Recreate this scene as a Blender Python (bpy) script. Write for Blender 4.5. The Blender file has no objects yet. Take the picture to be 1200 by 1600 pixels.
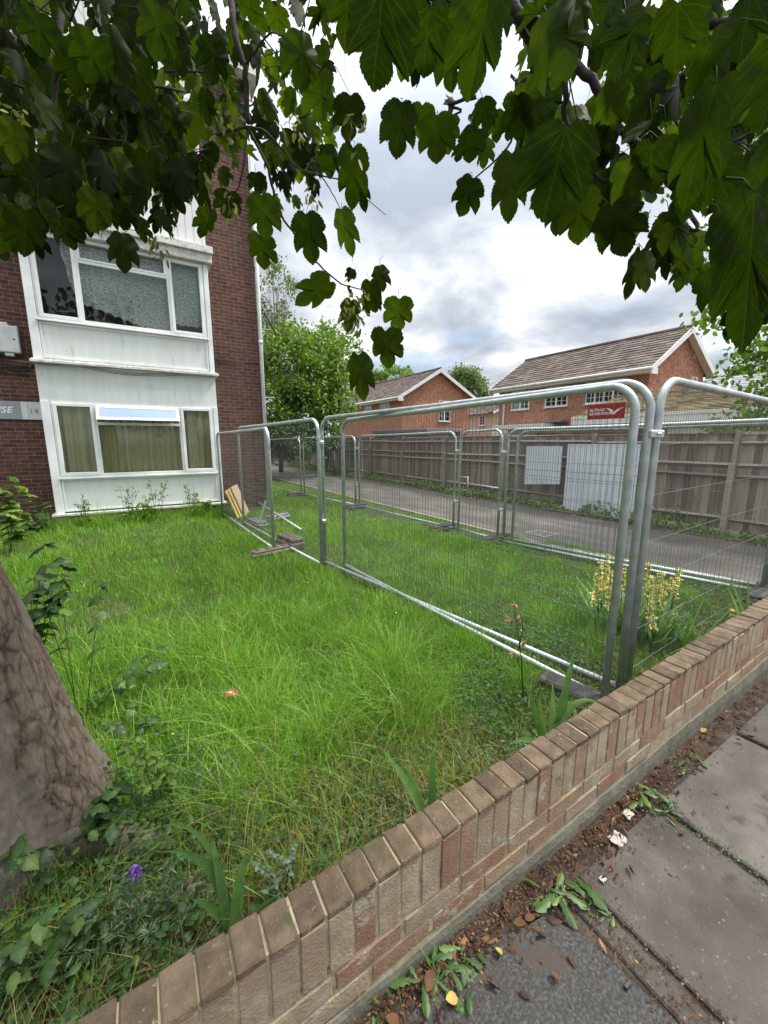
import bpy, math, random
import numpy as np
from mathutils import Vector, Matrix
random.seed(7); rng = np.random.default_rng(11)
S = bpy.context.scene; COL = S.collection
R = math.radians
# ------------------------------------------------------------------ camera
F = 622.0; PITCH = R(10.1); YAW = R(31.4); H = 1.62
fw = np.array([math.sin(YAW)*math.cos(PITCH), math.cos(YAW)*math.cos(PITCH), -math.sin(PITCH)])
rt = np.array([math.cos(YAW), -math.sin(YAW), 0.0]); up = np.cross(rt, fw); C0 = np.array([0, 0, H])
cam = bpy.data.cameras.new('camera'); co = bpy.data.objects.new('camera', cam); COL.objects.link(co)
cam.sensor_fit = 'VERTICAL'; cam.sensor_height = 36; cam.lens = F/1600*36; cam.clip_end = 2000; cam.clip_start = 0.02
m = Matrix.Identity(4)
for i in range(3): m[i][0] = rt[i]; m[i][1] = up[i]; m[i][2] = -fw[i]; m[i][3] = C0[i]
co.matrix_world = m; S.camera = co
# ------------------------------------------------------------------ sky, sun, exposure
SUN_EL, SUN_AZ = R(56), R(105)      # azimuth from +Y clockwise: high on the right
w = bpy.data.worlds.new('World'); S.world = w; w.use_nodes = True
nt = w.node_tree; N = nt.nodes; L = nt.links; N.clear()
def nd(t, **k):
    n = N.new(t)
    for a, b in k.items(): setattr(n, a, b)
    return n
out = nd('ShaderNodeOutputWorld'); bg1 = nd('ShaderNodeBackground'); bg2 = nd('ShaderNodeBackground'); mx = nd('ShaderNodeMixShader')
sky = nd('ShaderNodeTexSky', sky_type='NISHITA'); sky.sun_disc = False; sky.sun_elevation = SUN_EL; sky.sun_rotation = SUN_AZ
L.new(sky.outputs[0], bg1.inputs[0]); bg1.inputs[1].default_value = 0.12
tc = nd('ShaderNodeTexCoord'); sep = nd('ShaderNodeSeparateXYZ'); L.new(tc.outputs['Generated'], sep.inputs[0])
def mth(op, a, b=None, c=None):
    n = nd('ShaderNodeMath', operation=op)
    for i, v in enumerate((a, b, c)):
        if v is None: continue
        if isinstance(v, (int, float)): n.inputs[i].default_value = v
        else: L.new(v, n.inputs[i])
    return n.outputs[0]
zc = mth('MAXIMUM', sep.outputs[2], 0.0); den = mth('ADD', zc, 0.22)
cx = mth('DIVIDE', sep.outputs[0], den); cy = mth('DIVIDE', sep.outputs[1], den)
cb = nd('ShaderNodeCombineXYZ'); L.new(cx, cb.inputs[0]); L.new(cy, cb.inputs[1])
def noise(vec, sc, det, rough=0.55, dist=0.0):
    n = nd('ShaderNodeTexNoise'); L.new(vec, n.inputs['Vector']); n.inputs['Scale'].default_value = sc
    n.inputs['Detail'].default_value = det; n.inputs['Roughness'].default_value = rough; n.inputs['Distortion'].default_value = dist
    return n.outputs['Fac']
def ramp(fac, pts):
    n = nd('ShaderNodeValToRGB'); L.new(fac, n.inputs[0]); e = n.color_ramp.elements
    while len(e) < len(pts): e.new(0.5)
    for i, (p, c) in enumerate(pts): e[i].position = p; e[i].color = (*c, 1)
    return n.outputs[0]
cl = ramp(noise(cb.outputs[0], 1.55, 9, 0.56, 0.25), [(0.36, (0.44, 0.49, 0.57)), (0.45, (0.60, 0.645, 0.71)), (0.52, (0.82, 0.85, 0.90)), (0.59, (1.12, 1.13, 1.14))])
L.new(cl, bg2.inputs[0])
st = mth('MULTIPLY_ADD', mth('POWER', zc, 4.0), 3.4, 0.60); L.new(st, bg2.inputs[1])
gap = ramp(noise(cb.outputs[0], 0.8, 5, 0.6), [(0.33, (0.45, 0.45, 0.45)), (0.42, (0.95, 0.95, 0.95))])
L.new(gap, mx.inputs[0]); L.new(bg1.outputs[0], mx.inputs[1]); L.new(bg2.outputs[0], mx.inputs[2]); L.new(mx.outputs[0], out.inputs[0])
sd = bpy.data.lights.new('sun', 'SUN'); sd.energy = 2.9; sd.angle = R(10); sd.color = (1, 0.96, 0.88)
so = bpy.data.objects.new('sun', sd); COL.objects.link(so)
sv = Vector((math.sin(SUN_AZ)*math.cos(SUN_EL), math.cos(SUN_AZ)*math.cos(SUN_EL), math.sin(SUN_EL)))
so.rotation_euler = sv.to_track_quat('Z', 'Y').to_euler()
S.view_settings.view_transform = 'Standard'; S.view_settings.look = 'None'; S.view_settings.gamma = 1
S.view_settings.exposure = 0.78
S.cycles.max_bounces = 7; S.cycles.transparent_max_bounces = 12
# ------------------------------------------------------------------ picture-measuring helpers
def ray(px, py): return fw + rt*(px-600)/F - up*(py-800)/F
def G(px, py, z=0.0): d = ray(px, py); return C0 + d*((z-H)/d[2])
def AX(px, py, X): d = ray(px, py); return C0 + d*(X/d[0])
def AY(px, py, Y): d = ray(px, py); return C0 + d*(Y/d[1])
def PD(px, py, D): d = ray(px, py); return C0 + d/np.linalg.norm(d)*D
# ------------------------------------------------------------------ materials
def newmat(name):
    mt = bpy.data.materials.new(name); mt.use_nodes = True; return mt
def mat(name, cols, scale=5.0, rough=0.7, metal=0.0, detail=5, bump=0.0, bscale=None, coord='Object', stretch=(1,1,1), spec=0.5, spots=None, attr=0.0):
    """procedural material: noise -> ramp of the surface's own colours, with bump; spots=(scale, threshold, colour); attr: strength of per-face variation"""
    global N, L
    mt = newmat(name); N = mt.node_tree.nodes; L = mt.node_tree.links
    b = N['Principled BSDF']; b.inputs['Roughness'].default_value = rough; b.inputs['Metallic'].default_value = metal
    b.inputs['Specular IOR Level'].default_value = spec
    if isinstance(cols, tuple): cols = [(0.35, tuple(c*0.88 for c in cols)), (0.65, tuple(min(1, c*1.1) for c in cols))]
    tcn = nd('ShaderNodeTexCoord'); mp = nd('ShaderNodeMapping'); mp.inputs['Scale'].default_value = stretch
    L.new(tcn.outputs[coord], mp.inputs[0]); v = mp.outputs[0]
    f = noise(v, scale, detail)
    if attr:
        at = nd('ShaderNodeAttribute', attribute_name='rnd'); f = mth('ADD', mth('MULTIPLY', f, 1-attr), mth('MULTIPLY', at.outputs['Fac'], attr))
    c = ramp(f, cols)
    if spots:
        for sp in (spots if isinstance(spots, list) else [spots]):
            s, th, sc = sp
            m2 = nd('ShaderNodeMixRGB'); L.new(ramp(noise(v, s, 4, 0.65), [(th, (0,0,0)), (th+0.04, (1,1,1))]), m2.inputs[0])
            L.new(c, m2.inputs[1]); m2.inputs[2].default_value = (*sc, 1); c = m2.outputs[0]
    L.new(c, b.inputs['Base Color'])
    if bump:
        bn = nd('ShaderNodeBump'); bn.inputs['Strength'].default_value = bump; bn.inputs['Distance'].default_value = 0.01
        L.new(noise(v, bscale or scale*4, 6, 0.65), bn.inputs['Height']); L.new(bn.outputs[0], b.inputs['Normal'])
    return mt
def brickmat(name, c1, c2, mortar, bw=0.225, rh=0.075, ms=0.010, dirt=(0.05, 0.04, 0.035), offs=0.5, bump=0.6, dirtf=0.5):
    global N, L
    mt = newmat(name); N = mt.node_tree.nodes; L = mt.node_tree.links
    b = N['Principled BSDF']; b.inputs['Roughness'].default_value = 0.88
    uv = nd('ShaderNodeTexCoord'); br = nd('ShaderNodeTexBrick'); L.new(uv.outputs['UV'], br.inputs['Vector'])
    br.inputs['Scale'].default_value = 1; br.inputs['Brick Width'].default_value = bw; br.inputs['Row Height'].default_value = rh
    br.inputs['Mortar Size'].default_value = ms/2; br.inputs['Mortar Smooth'].default_value = 0.15; br.inputs['Bias'].default_value = 0.0; br.offset = offs
    br.inputs['Color1'].default_value = (*c1, 1); br.inputs['Color2'].default_value = (*c2, 1); br.inputs['Mortar'].default_value = (*mortar, 1)
    v = uv.outputs['Object']
    m1 = nd('ShaderNodeMixRGB', blend_type='MULTIPLY'); m1.inputs[0].default_value = 1
    L.new(br.outputs['Color'], m1.inputs[1]); L.new(ramp(noise(v, 9, 5), [(0.3, (0.62,0.6,0.6)), (0.7, (1.25,1.2,1.15))]), m1.inputs[2])
    m2 = nd('ShaderNodeMixRGB'); m2.inputs[2].default_value = (*dirt, 1); L.new(m1.outputs[0], m2.inputs[1])
    L.new(ramp(noise(v, 0.9, 6, 0.6), [(0.5, (0,0,0)), (0.75, (dirtf,)*3)]), m2.inputs[0])
    L.new(m2.outputs[0], b.inputs['Base Color'])
    bn = nd('ShaderNodeBump'); bn.inputs['Strength'].default_value = bump; bn.inputs['Distance'].default_value = 0.008
    h = mth('ADD', mth('MULTIPLY', br.outputs['Fac'], -1.0), mth('MULTIPLY', noise(v, 90, 4), 0.5))
    L.new(h, bn.inputs['Height']); L.new(bn.outputs[0], b.inputs['Normal']); return mt
def leafmat(name, cols, trans=0.45, tcol=(1.2, 1.35, 0.5), rough=0.45, veins=False, spec=0.4):
    global N, L
    mt = newmat(name); N = mt.node_tree.nodes; L = mt.node_tree.links
    b = N['Principled BSDF']; b.inputs['Roughness'].default_value = rough; b.inputs['Specular IOR Level'].default_value = spec
    at = nd('ShaderNodeAttribute', attribute_name='rnd')
    c = ramp(at.outputs['Fac'], cols)
    tcn = nd('ShaderNodeTexCoord')
    mm = nd('ShaderNodeMixRGB', blend_type='MULTIPLY'); mm.inputs[0].default_value = 1; L.new(c, mm.inputs[1])
    L.new(ramp(noise(tcn.outputs['Object'], 22, 3), [(0.3, (0.72,0.75,0.7)), (0.7, (1.2,1.15,1.1))]), mm.inputs[2]); c = mm.outputs[0]
    if veins:
        su = nd('ShaderNodeSeparateXYZ'); L.new(tcn.outputs['UV'], su.inputs[0])
        ang = mth('ABSOLUTE', mth('ARCTAN2', su.outputs[0], su.outputs[1]))
        rad = mth('POWER', mth('ADD', mth('POWER', su.outputs[0], 2.0), mth('POWER', su.outputs[1], 2.0)), 0.5)
        best = None
        for a in (0.0, 0.62, 1.12):
            dd = mth('MULTIPLY', mth('ABSOLUTE', mth('SUBTRACT', ang, a)), rad)
            best = dd if best is None else mth('MINIMUM', best, dd)
        # side veins
        sv2 = mth('MULTIPLY', mth('ABSOLUTE', mth('SUBTRACT', mth('FRACT', mth('SUBTRACT', mth('MULTIPLY', su.outputs[1], 9.0), mth('MULTIPLY', mth('ABSOLUTE', su.outputs[0]), 6.0))), 0.5)), 0.09)
        best = mth('MINIMUM', best, mth('ADD', sv2, 0.004))
        vf = ramp(best, [(0.003, (0.22,)*3), (0.010, (0,)*3)])
        m3 = nd('ShaderNodeMixRGB'); L.new(vf, m3.inputs[0]); L.new(c, m3.inputs[1]); m3.inputs[2].default_value = (0.06, 0.10, 0.02, 1); c = m3.outputs[0]
    L.new(c, b.inputs['Base Color'])
    tr = nd('ShaderNodeBsdfTranslucent'); m4 = nd('ShaderNodeMixRGB', blend_type='MULTIPLY'); m4.inputs[0].default_value = 1
    L.new(c, m4.inputs[1]); m4.inputs[2].default_value = (*tcol, 1); L.new(m4.outputs[0], tr.inputs[0])
    ms = nd('ShaderNodeMixShader'); ms.inputs[0].default_value = trans
    L.new(b.outputs[0], ms.inputs[1]); L.new(tr.outputs[0], ms.inputs[2]); L.new(ms.outputs[0], N['Material Output'].inputs[0])
    return mt
def glassmat(name, tint=(0.9, 0.95, 0.95), refl=0.25, rough=0.02):
    global N, L
    mt = newmat(name); N = mt.node_tree.nodes; L = mt.node_tree.links
    tr = nd('ShaderNodeBsdfTransparent'); tr.inputs[0].default_value = (*tint, 1); gl = nd('ShaderNodeBsdfGlossy'); gl.inputs['Roughness'].default_value = rough
    fr = nd('ShaderNodeFresnel'); fr.inputs[0].default_value = 1.5
    f = mth('ADD', mth('MULTIPLY', fr.outputs[0], 0.9), refl); ms = nd('ShaderNodeMixShader'); L.new(f, ms.inputs[0]); L.new(tr.outputs[0], ms.inputs[1]); L.new(gl.outputs[0], ms.inputs[2])
    L.new(ms.outputs[0], N['Material Output'].inputs[0]); return mt
M = {}
M['flat_brick'] = brickmat('flat_brick', (0.118, 0.050, 0.036), (0.062, 0.028, 0.022), (0.22, 0.155, 0.12))
M['house_brick'] = brickmat('house_brick', (0.47, 0.20, 0.115), (0.30, 0.12, 0.07), (0.50, 0.39, 0.28), dirtf=0.25)
M['white_paint'] = mat('white_paint', [(0.3, (0.60, 0.61, 0.58)), (0.7, (0.74, 0.75, 0.72))], 3, 0.45, bump=0.05, spots=(6, 0.70, (0.42, 0.42, 0.36)))
M['upvc'] = mat('upvc', (0.76, 0.78, 0.77), 2, 0.3)
M['old_paint'] = mat('old_paint', [(0.35, (0.46, 0.45, 0.40)), (0.6, (0.72, 0.72, 0.68))], 8, 0.6, bump=0.3, spots=(14, 0.60, (0.22, 0.17, 0.12)), stretch=(1, 1, 4))
M['panel_paint'] = mat('panel_paint', [(0.25, (0.60, 0.63, 0.60)), (0.75, (0.72, 0.75, 0.72))], 1.6, 0.6, bump=0.15, bscale=60, stretch=(5, 1, 0.6), spots=(2.2, 0.62, (0.53, 0.555, 0.50)))
M['render'] = mat('render', [(0.3, (0.30, 0.29, 0.20)), (0.7, (0.50, 0.48, 0.38))], 5, 0.9, bump=0.4, spots=(4, 0.58, (0.22, 0.22, 0.13)))
M['glass'] = glassmat('glass', (0.92, 0.95, 0.93), 0.0)
M['dark_glass'] = glassmat('dark_glass', (0.35, 0.4, 0.42), 0.10)
M['sky_glass'] = mat('frosted_glass', (0.16, 0.24, 0.33), 2, 0.12)
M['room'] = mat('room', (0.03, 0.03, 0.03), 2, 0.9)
M['curtain'] = mat('curtain', [(0.3, (0.62, 0.57, 0.34)), (0.7, (0.80, 0.74, 0.48))], 12, 0.9, stretch=(6, 1, 0.3))
M['metal'] = mat('galvanised_steel', [(0.3, (0.34, 0.38, 0.38)), (0.7, (0.54, 0.59, 0.59))], 14, 0.40, 0.45, bump=0.08, bscale=60, spots=(30, 0.66, (0.22, 0.22, 0.2)))
M['wire'] = mat('galvanised_wire', (0.20, 0.205, 0.20), 10, 0.6, 0.5)
M['clamp'] = mat('clamp_steel', (0.55, 0.58, 0.57), 20, 0.4, 0.7, bump=0.1)
M['black_rubber'] = mat('black_rubber', (0.045, 0.043, 0.04), 12, 0.75, bump=0.3, spots=(9, 0.60, (0.12, 0.10, 0.08)))
M['foot_brown'] = mat('worn_block', [(0.3, (0.07, 0.05, 0.04)), (0.7, (0.19, 0.145, 0.12))], 14, 0.85, bump=0.4)
M['foot_grey'] = mat('grey_block', [(0.3, (0.11, 0.115, 0.11)), (0.7, (0.24, 0.25, 0.24))], 14, 0.85, bump=0.4)
M['timber'] = mat('weathered_timber', [(0.25, (0.085, 0.066, 0.048)), (0.5, (0.20, 0.163, 0.12)), (0.75, (0.34, 0.288, 0.22))], 3.2, 0.9, bump=0.6, bscale=16, stretch=(6, 6, 0.5), attr=0.45, spots=(5, 0.66, (0.13, 0.13, 0.07)))
M['timber_rail'] = mat('timber_rail', [(0.3, (0.17, 0.145, 0.12)), (0.7, (0.33, 0.29, 0.24))], 3, 0.9, bump=0.5, stretch=(5, 0.6, 5), attr=0.4)
M['tile'] = mat('roof_tile', [(0.25, (0.06, 0.042, 0.033)), (0.5, (0.095, 0.068, 0.054)), (0.75, (0.145, 0.108, 0.088))], 2.0, 0.9, bump=0.4, bscale=15, attr=0.6, spots=(3, 0.68, (0.16, 0.145, 0.10)))
M['moss_tile'] = mat('mossy_tile', [(0.3, (0.10, 0.07, 0.045)), (0.55, (0.20, 0.15, 0.09)), (0.7, (0.22, 0.20, 0.08))], 5, 0.95, bump=0.5, attr=0.4)
M['slate'] = mat('slate', [(0.3, (0.13, 0.14, 0.155)), (0.7, (0.22, 0.23, 0.25))], 4, 0.7, bump=0.2, attr=0.5)
M['zinc'] = mat('sheet_steel', [(0.3, (0.58, 0.62, 0.66)), (0.7, (0.70, 0.74, 0.78))], 2, 0.45, 0.05, bump=0.05)
M['asphalt'] = mat('asphalt', [(0.3, (0.042, 0.036, 0.030)), (0.5, (0.075, 0.066, 0.055)), (0.72, (0.13, 0.115, 0.098))], 1.3, 0.75, bump=0.7, bscale=90, detail=9, stretch=(1.6, 0.7, 1))
M['earth'] = mat('earth', [(0.3, (0.035, 0.03, 0.018)), (0.5, (0.05, 0.055, 0.02)), (0.7, (0.09, 0.075, 0.045))], 3, 1.0, bump=0.8, bscale=30)
M['litter_soil'] = mat('litter_soil', [(0.3, (0.018, 0.012, 0.008)), (0.5, (0.042, 0.028, 0.019)), (0.7, (0.085, 0.062, 0.045))], 14, 0.95, bump=1.0, bscale=60)
M['paving'] = mat('paving', [(0.25, (0.028, 0.023, 0.018)), (0.42, (0.053, 0.044, 0.036)), (0.58, (0.084, 0.073, 0.061)), (0.75, (0.135, 0.12, 0.103))], 4.5, 0.85, bump=0.8, bscale=120, detail=13, attr=0.25, spots=[(1.9, 0.56, (0.045, 0.035, 0.027)), (9, 0.66, (0.032, 0.025, 0.019)), (26, 0.63, (0.12, 0.105, 0.088)), (55, 0.66, (0.19, 0.17, 0.15)), (75, 0.66, (0.022, 0.018, 0.014)), (7, 0.75, (0.26, 0.25, 0.23))])
M['dark_asphalt'] = mat('patch_asphalt', [(0.3, (0.022, 0.021, 0.019)), (0.5, (0.044, 0.042, 0.038)), (0.72, (0.10, 0.096, 0.088))], 110, 0.8, bump=0.9, bscale=120, detail=4, spots=[(2.4, 0.60, (0.06, 0.048, 0.038)), (60, 0.72, (0.16, 0.155, 0.14))])
M['kerb'] = mat('kerb', (0.30, 0.28, 0.25), 6, 0.9, bump=0.3)
M['brick_body'] = mat('wall_brick', [(0.26, (0.22, 0.115, 0.073)), (0.40, (0.26, 0.165, 0.10)), (0.50, (0.29, 0.21, 0.13)), (0.62, (0.275, 0.21, 0.145)), (0.74, (0.36, 0.29, 0.185))], 16, 0.95, bump=0.9, bscale=110, attr=0.42, detail=12, spots=[(8, 0.60, (0.34, 0.295, 0.22)), (11, 0.63, (0.17, 0.15, 0.075)), (70, 0.64, (0.36, 0.31, 0.22)), (90, 0.68, (0.10, 0.07, 0.05))])
M['coping_top'] = mat('coping_brick', [(0.28, (0.065, 0.043, 0.026)), (0.5, (0.125, 0.088, 0.052)), (0.72, (0.20, 0.142, 0.088))], 22, 0.97, bump=1.0, bscale=130, attr=0.25, detail=12, spots=[(60, 0.63, (0.25, 0.20, 0.12)), (17, 0.72, (0.75, 0.75, 0.72)), (7, 0.62, (0.085, 0.085, 0.035)), (95, 0.69, (0.035, 0.025, 0.018))])
M['mortar'] = mat('mortar', [(0.3, (0.24, 0.195, 0.11)), (0.7, (0.44, 0.37, 0.24))], 20, 0.95, bump=0.8, bscale=80, spots=(5, 0.6, (0.15, 0.15, 0.07)))
M['cement'] = mat('cement', [(0.3, (0.075, 0.070, 0.048)), (0.7, (0.16, 0.15, 0.11))], 10, 0.95, bump=0.8, bscale=60, spots=(6, 0.60, (0.10, 0.11, 0.06)))
M['twig'] = mat('twig', (0.028, 0.020, 0.015), 30, 0.85, bump=0.5, bscale=80)
M['stem'] = mat('stem', (0.045, 0.07, 0.015), 30, 0.95, spec=0.1)
M['yellow_board'] = mat('yellow_board', [(0.3, (0.50, 0.34, 0.08)), (0.7, (0.68, 0.50, 0.16))], 4, 0.8, bump=0.2)
M['board_edge'] = mat('board_edge', (0.36, 0.28, 0.18), 8, 0.9)
M['sign_red'] = mat('sign_red', (0.36, 0.022, 0.022), 3, 0.4)
M['sign_white'] = mat('sign_white', (0.80, 0.80, 0.78), 3, 0.5)
M['sign_grey'] = mat('sign_grey', (0.28, 0.30, 0.33), 3, 0.5)
M['sign_pale'] = mat('sign_pale', (0.60, 0.61, 0.60), 3, 0.5)
M['cable'] = mat('cable', (0.025, 0.022, 0.02), 10, 0.6)
M['box_grey'] = mat('box_grey', (0.62, 0.64, 0.62), 5, 0.5)
M['beige'] = mat('beige_render', (0.50, 0.38, 0.26), 4, 0.9)
M['lace'] = None
# leaves
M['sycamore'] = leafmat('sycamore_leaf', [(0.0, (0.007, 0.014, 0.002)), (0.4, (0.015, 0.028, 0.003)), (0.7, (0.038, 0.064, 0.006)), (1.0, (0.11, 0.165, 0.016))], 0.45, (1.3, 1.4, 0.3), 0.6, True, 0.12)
M['grass'] = leafmat('grass_blade', [(0.0, (0.045, 0.10, 0.012)), (0.35, (0.12, 0.265, 0.024)), (0.6, (0.20, 0.41, 0.04)), (0.88, (0.36, 0.56, 0.10)), (0.93, (0.30, 0.26, 0.09)), (1.0, (0.40, 0.33, 0.16))], 0.35, (1.2, 1.35, 0.5), 0.5)
M['ground_leaf'] = leafmat('ground_leaf', [(0.0, (0.02, 0.05, 0.012)), (0.7, (0.055, 0.12, 0.025)), (1.0, (0.13, 0.20, 0.045))], 0.35, veins=False)
M['bush_leaf'] = leafmat('bush_leaf', [(0.0, (0.06, 0.11, 0.016)), (0.6, (0.15, 0.25, 0.04)), (1.0, (0.27, 0.39, 0.08))], 0.45)
M['pale_leaf'] = leafmat('pale_leaf', [(0.0, (0.08, 0.11, 0.05)), (1.0, (0.20, 0.26, 0.12))], 0.4)
M['strap_leaf'] = leafmat('strap_leaf', [(0.0, (0.09, 0.19, 0.06)), (0.7, (0.16, 0.30, 0.10)), (1.0, (0.24, 0.38, 0.14))], 0.25, rough=0.4)
M['grey_leaf'] = leafmat('lavender_leaf', [(0.0, (0.07, 0.12, 0.07)), (1.0, (0.16, 0.23, 0.14))], 0.2)
M['dead_leaf'] = leafmat('dead_leaf', [(0.0, (0.03, 0.015, 0.008)), (0.35, (0.075, 0.035, 0.017)), (0.7, (0.18, 0.085, 0.035)), (0.88, (0.32, 0.20, 0.08)), (1.0, (0.45, 0.36, 0.09))], 0.15, (1, 1, 1), 0.8)
M['straw'] = leafmat('straw', [(0.0, (0.20, 0.16, 0.07)), (1.0, (0.38, 0.32, 0.17))], 0.3, (1, 1, 0.8))
M['yellow_petal'] = leafmat('yellow_petal', [(0.0, (0.62, 0.56, 0.10)), (1.0, (0.85, 0.80, 0.38))], 0.3, (1, 1, 0.8))
M['purple_petal'] = leafmat('purple_petal', [(0.0, (0.16, 0.06, 0.36)), (1.0, (0.32, 0.16, 0.58))], 0.3, (1, 1, 1))
M['dry_petal'] = leafmat('dry_petal', [(0.0, (0.34, 0.20, 0.09)), (1.0, (0.58, 0.42, 0.24))], 0.3, (1, 1, 1))
M['samara'] = leafmat('samara', [(0.0, (0.14, 0.17, 0.04)), (1.0, (0.28, 0.28, 0.09))], 0.4, (1.1, 1.1, 0.6))
M['paper'] = mat('paper', (0.42, 0.39, 0.34), 20, 0.8)
M['foil_red'] = mat('foil_red', [(0.54, (0.42, 0.04, 0.05)), (0.58, (0.60, 0.50, 0.46))], 30, 0.4)
# bark
def barkmat():
    global N, L
    mt = newmat('sycamore_bark'); N = mt.node_tree.nodes; L = mt.node_tree.links; b = N['Principled BSDF']; b.inputs['Roughness'].default_value = 0.9
    t = nd('ShaderNodeTexCoord'); mp = nd('ShaderNodeMapping'); mp.inputs['Scale'].default_value = (1, 1, 0.38); L.new(t.outputs['Object'], mp.inputs[0]); v = mp.outputs[0]
    n0 = noise(v, 9, 6, 0.6); vo = nd('ShaderNodeTexVoronoi', feature='DISTANCE_TO_EDGE'); vo.inputs['Scale'].default_value = 26; mv = nd('ShaderNodeMixRGB'); mv.inputs[0].default_value = 0.09; nn = nd('ShaderNodeTexNoise'); nn.inputs['Scale'].default_value = 11; nn.inputs['Detail'].default_value = 8; L.new(v, nn.inputs['Vector']); L.new(v, mv.inputs[1]); L.new(nn.outputs['Color'], mv.inputs[2]); L.new(mv.outputs[0], vo.inputs['Vector']); n1 = mth('ADD', mth('MULTIPLY', mth('MINIMUM', vo.outputs['Distance'], 0.2), 0.55), mth('ADD', mth('MULTIPLY', noise(v, 40, 12, 0.8), 0.55), mth('MULTIPLY', n0, 0.36))); n2 = noise(v, 3.1, 12, 0.72, 0.2); n3 = noise(v, 60, 5)
    c = ramp(n1, [(0.40, (0.03, 0.019, 0.013)), (0.46, (0.085, 0.056, 0.039)), (0.54, (0.145, 0.105, 0.077)), (0.68, (0.22, 0.178, 0.14))])
    at = nd('ShaderNodeAttribute', attribute_name='rnd')
    m2 = nd('ShaderNodeMixRGB'); L.new(ramp(mth('ADD', n2, mth('MULTIPLY', at.outputs['Fac'], 0.34)), [(0.495, (0,)*3), (0.515, (0.9,)*3)]), m2.inputs[0]); L.new(c, m2.inputs[1])
    L.new(ramp(n3, [(0.3, (0.13, 0.108, 0.085)), (0.7, (0.20, 0.17, 0.14))]), m2.inputs[2])
    L.new(m2.outputs[0], b.inputs['Base Color'])
    bn = nd('ShaderNodeBump'); bn.inputs['Strength'].default_value = 0.9; bn.inputs['Distance'].default_value = 0.02
    L.new(mth('ADD', n1, mth('MULTIPLY', n3, 0.15)), bn.inputs['Height']); L.new(bn.outputs[0], b.inputs['Normal']); return mt
M['bark'] = barkmat()
def lacemat():
    global N, L
    mt = newmat('lace'); N = mt.node_tree.nodes; L = mt.node_tree.links; b = N['Principled BSDF']; b.inputs['Base Color'].default_value = (0.85, 0.9, 0.86, 1); b.inputs['Roughness'].default_value = 0.9
    t = nd('ShaderNodeTexCoord'); vo = nd('ShaderNodeTexVoronoi', feature='DISTANCE_TO_EDGE'); L.new(t.outputs['UV'], vo.inputs[0]); vo.inputs['Scale'].default_value = 24
    f = ramp(mth('ADD', vo.outputs['Distance'], mth('MULTIPLY', noise(t.outputs['UV'], 22, 3), 0.35)), [(0.16, (0.95,)*3), (0.40, (0.45,)*3)])
    tr = nd('ShaderNodeBsdfTransparent'); ms = nd('ShaderNodeMixShader'); L.new(f, ms.inputs[0]); L.new(tr.outputs[0], ms.inputs[1]); L.new(b.outputs[0], ms.inputs[2])
    L.new(ms.outputs[0], N['Material Output'].inputs[0]); return mt
M['lace'] = lacemat()
# ------------------------------------------------------------------ objects
def tag(o, label=None, cat=None, group=None, kind=None):
    if label: o['label'] = label
    if cat: o['category'] = cat
    if group: o['group'] = group
    if kind: o['kind'] = kind
    return o
def empty(name, loc, label, cat, group=None, rz=0.0):
    o = bpy.data.objects.new(name, None); COL.objects.link(o); o.location = tuple(float(x) for x in loc); o.rotation_euler = (0, 0, rz); o.empty_display_size = 0.2
    return tag(o, label, cat, group)
WORLDS = set()      # meshes whose data are already in world coordinates
def link(name, me, parent=None, world=True):
    o = bpy.data.objects.new(name, me); COL.objects.link(o)
    if parent is not None:
        o.parent = parent
        if world and parent.name not in WORLDS:   # undo the parent's placement
            o.matrix_parent_inverse = (Matrix.Translation(parent.location) @ parent.rotation_euler.to_matrix().to_4x4()).inverted()
    if world: WORLDS.add(o.name)
    return o
def boxuv(me):
    n = len(me.polygons)
    if not n: return
    nor = np.empty(n*3); me.polygons.foreach_get('normal', nor); nor = np.abs(nor.reshape(-1, 3))
    tot = np.empty(n, int); me.polygons.foreach_get('loop_total', tot)
    lv = np.empty(len(me.loops), int); me.loops.foreach_get('vertex_index', lv)
    v = np.empty(len(me.vertices)*3); me.vertices.foreach_get('co', v); v = v.reshape(-1, 3)
    ax = np.repeat(nor.argmax(1), tot); p = v[lv]
    uv = np.where((ax == 0)[:, None], p[:, [1, 2]], np.where((ax == 1)[:, None], p[:, [0, 2]], p[:, [0, 1]]))
    l = me.uv_layers.new(name='UVMap'); l.data.foreach_set('uv', uv.ravel())
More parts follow.
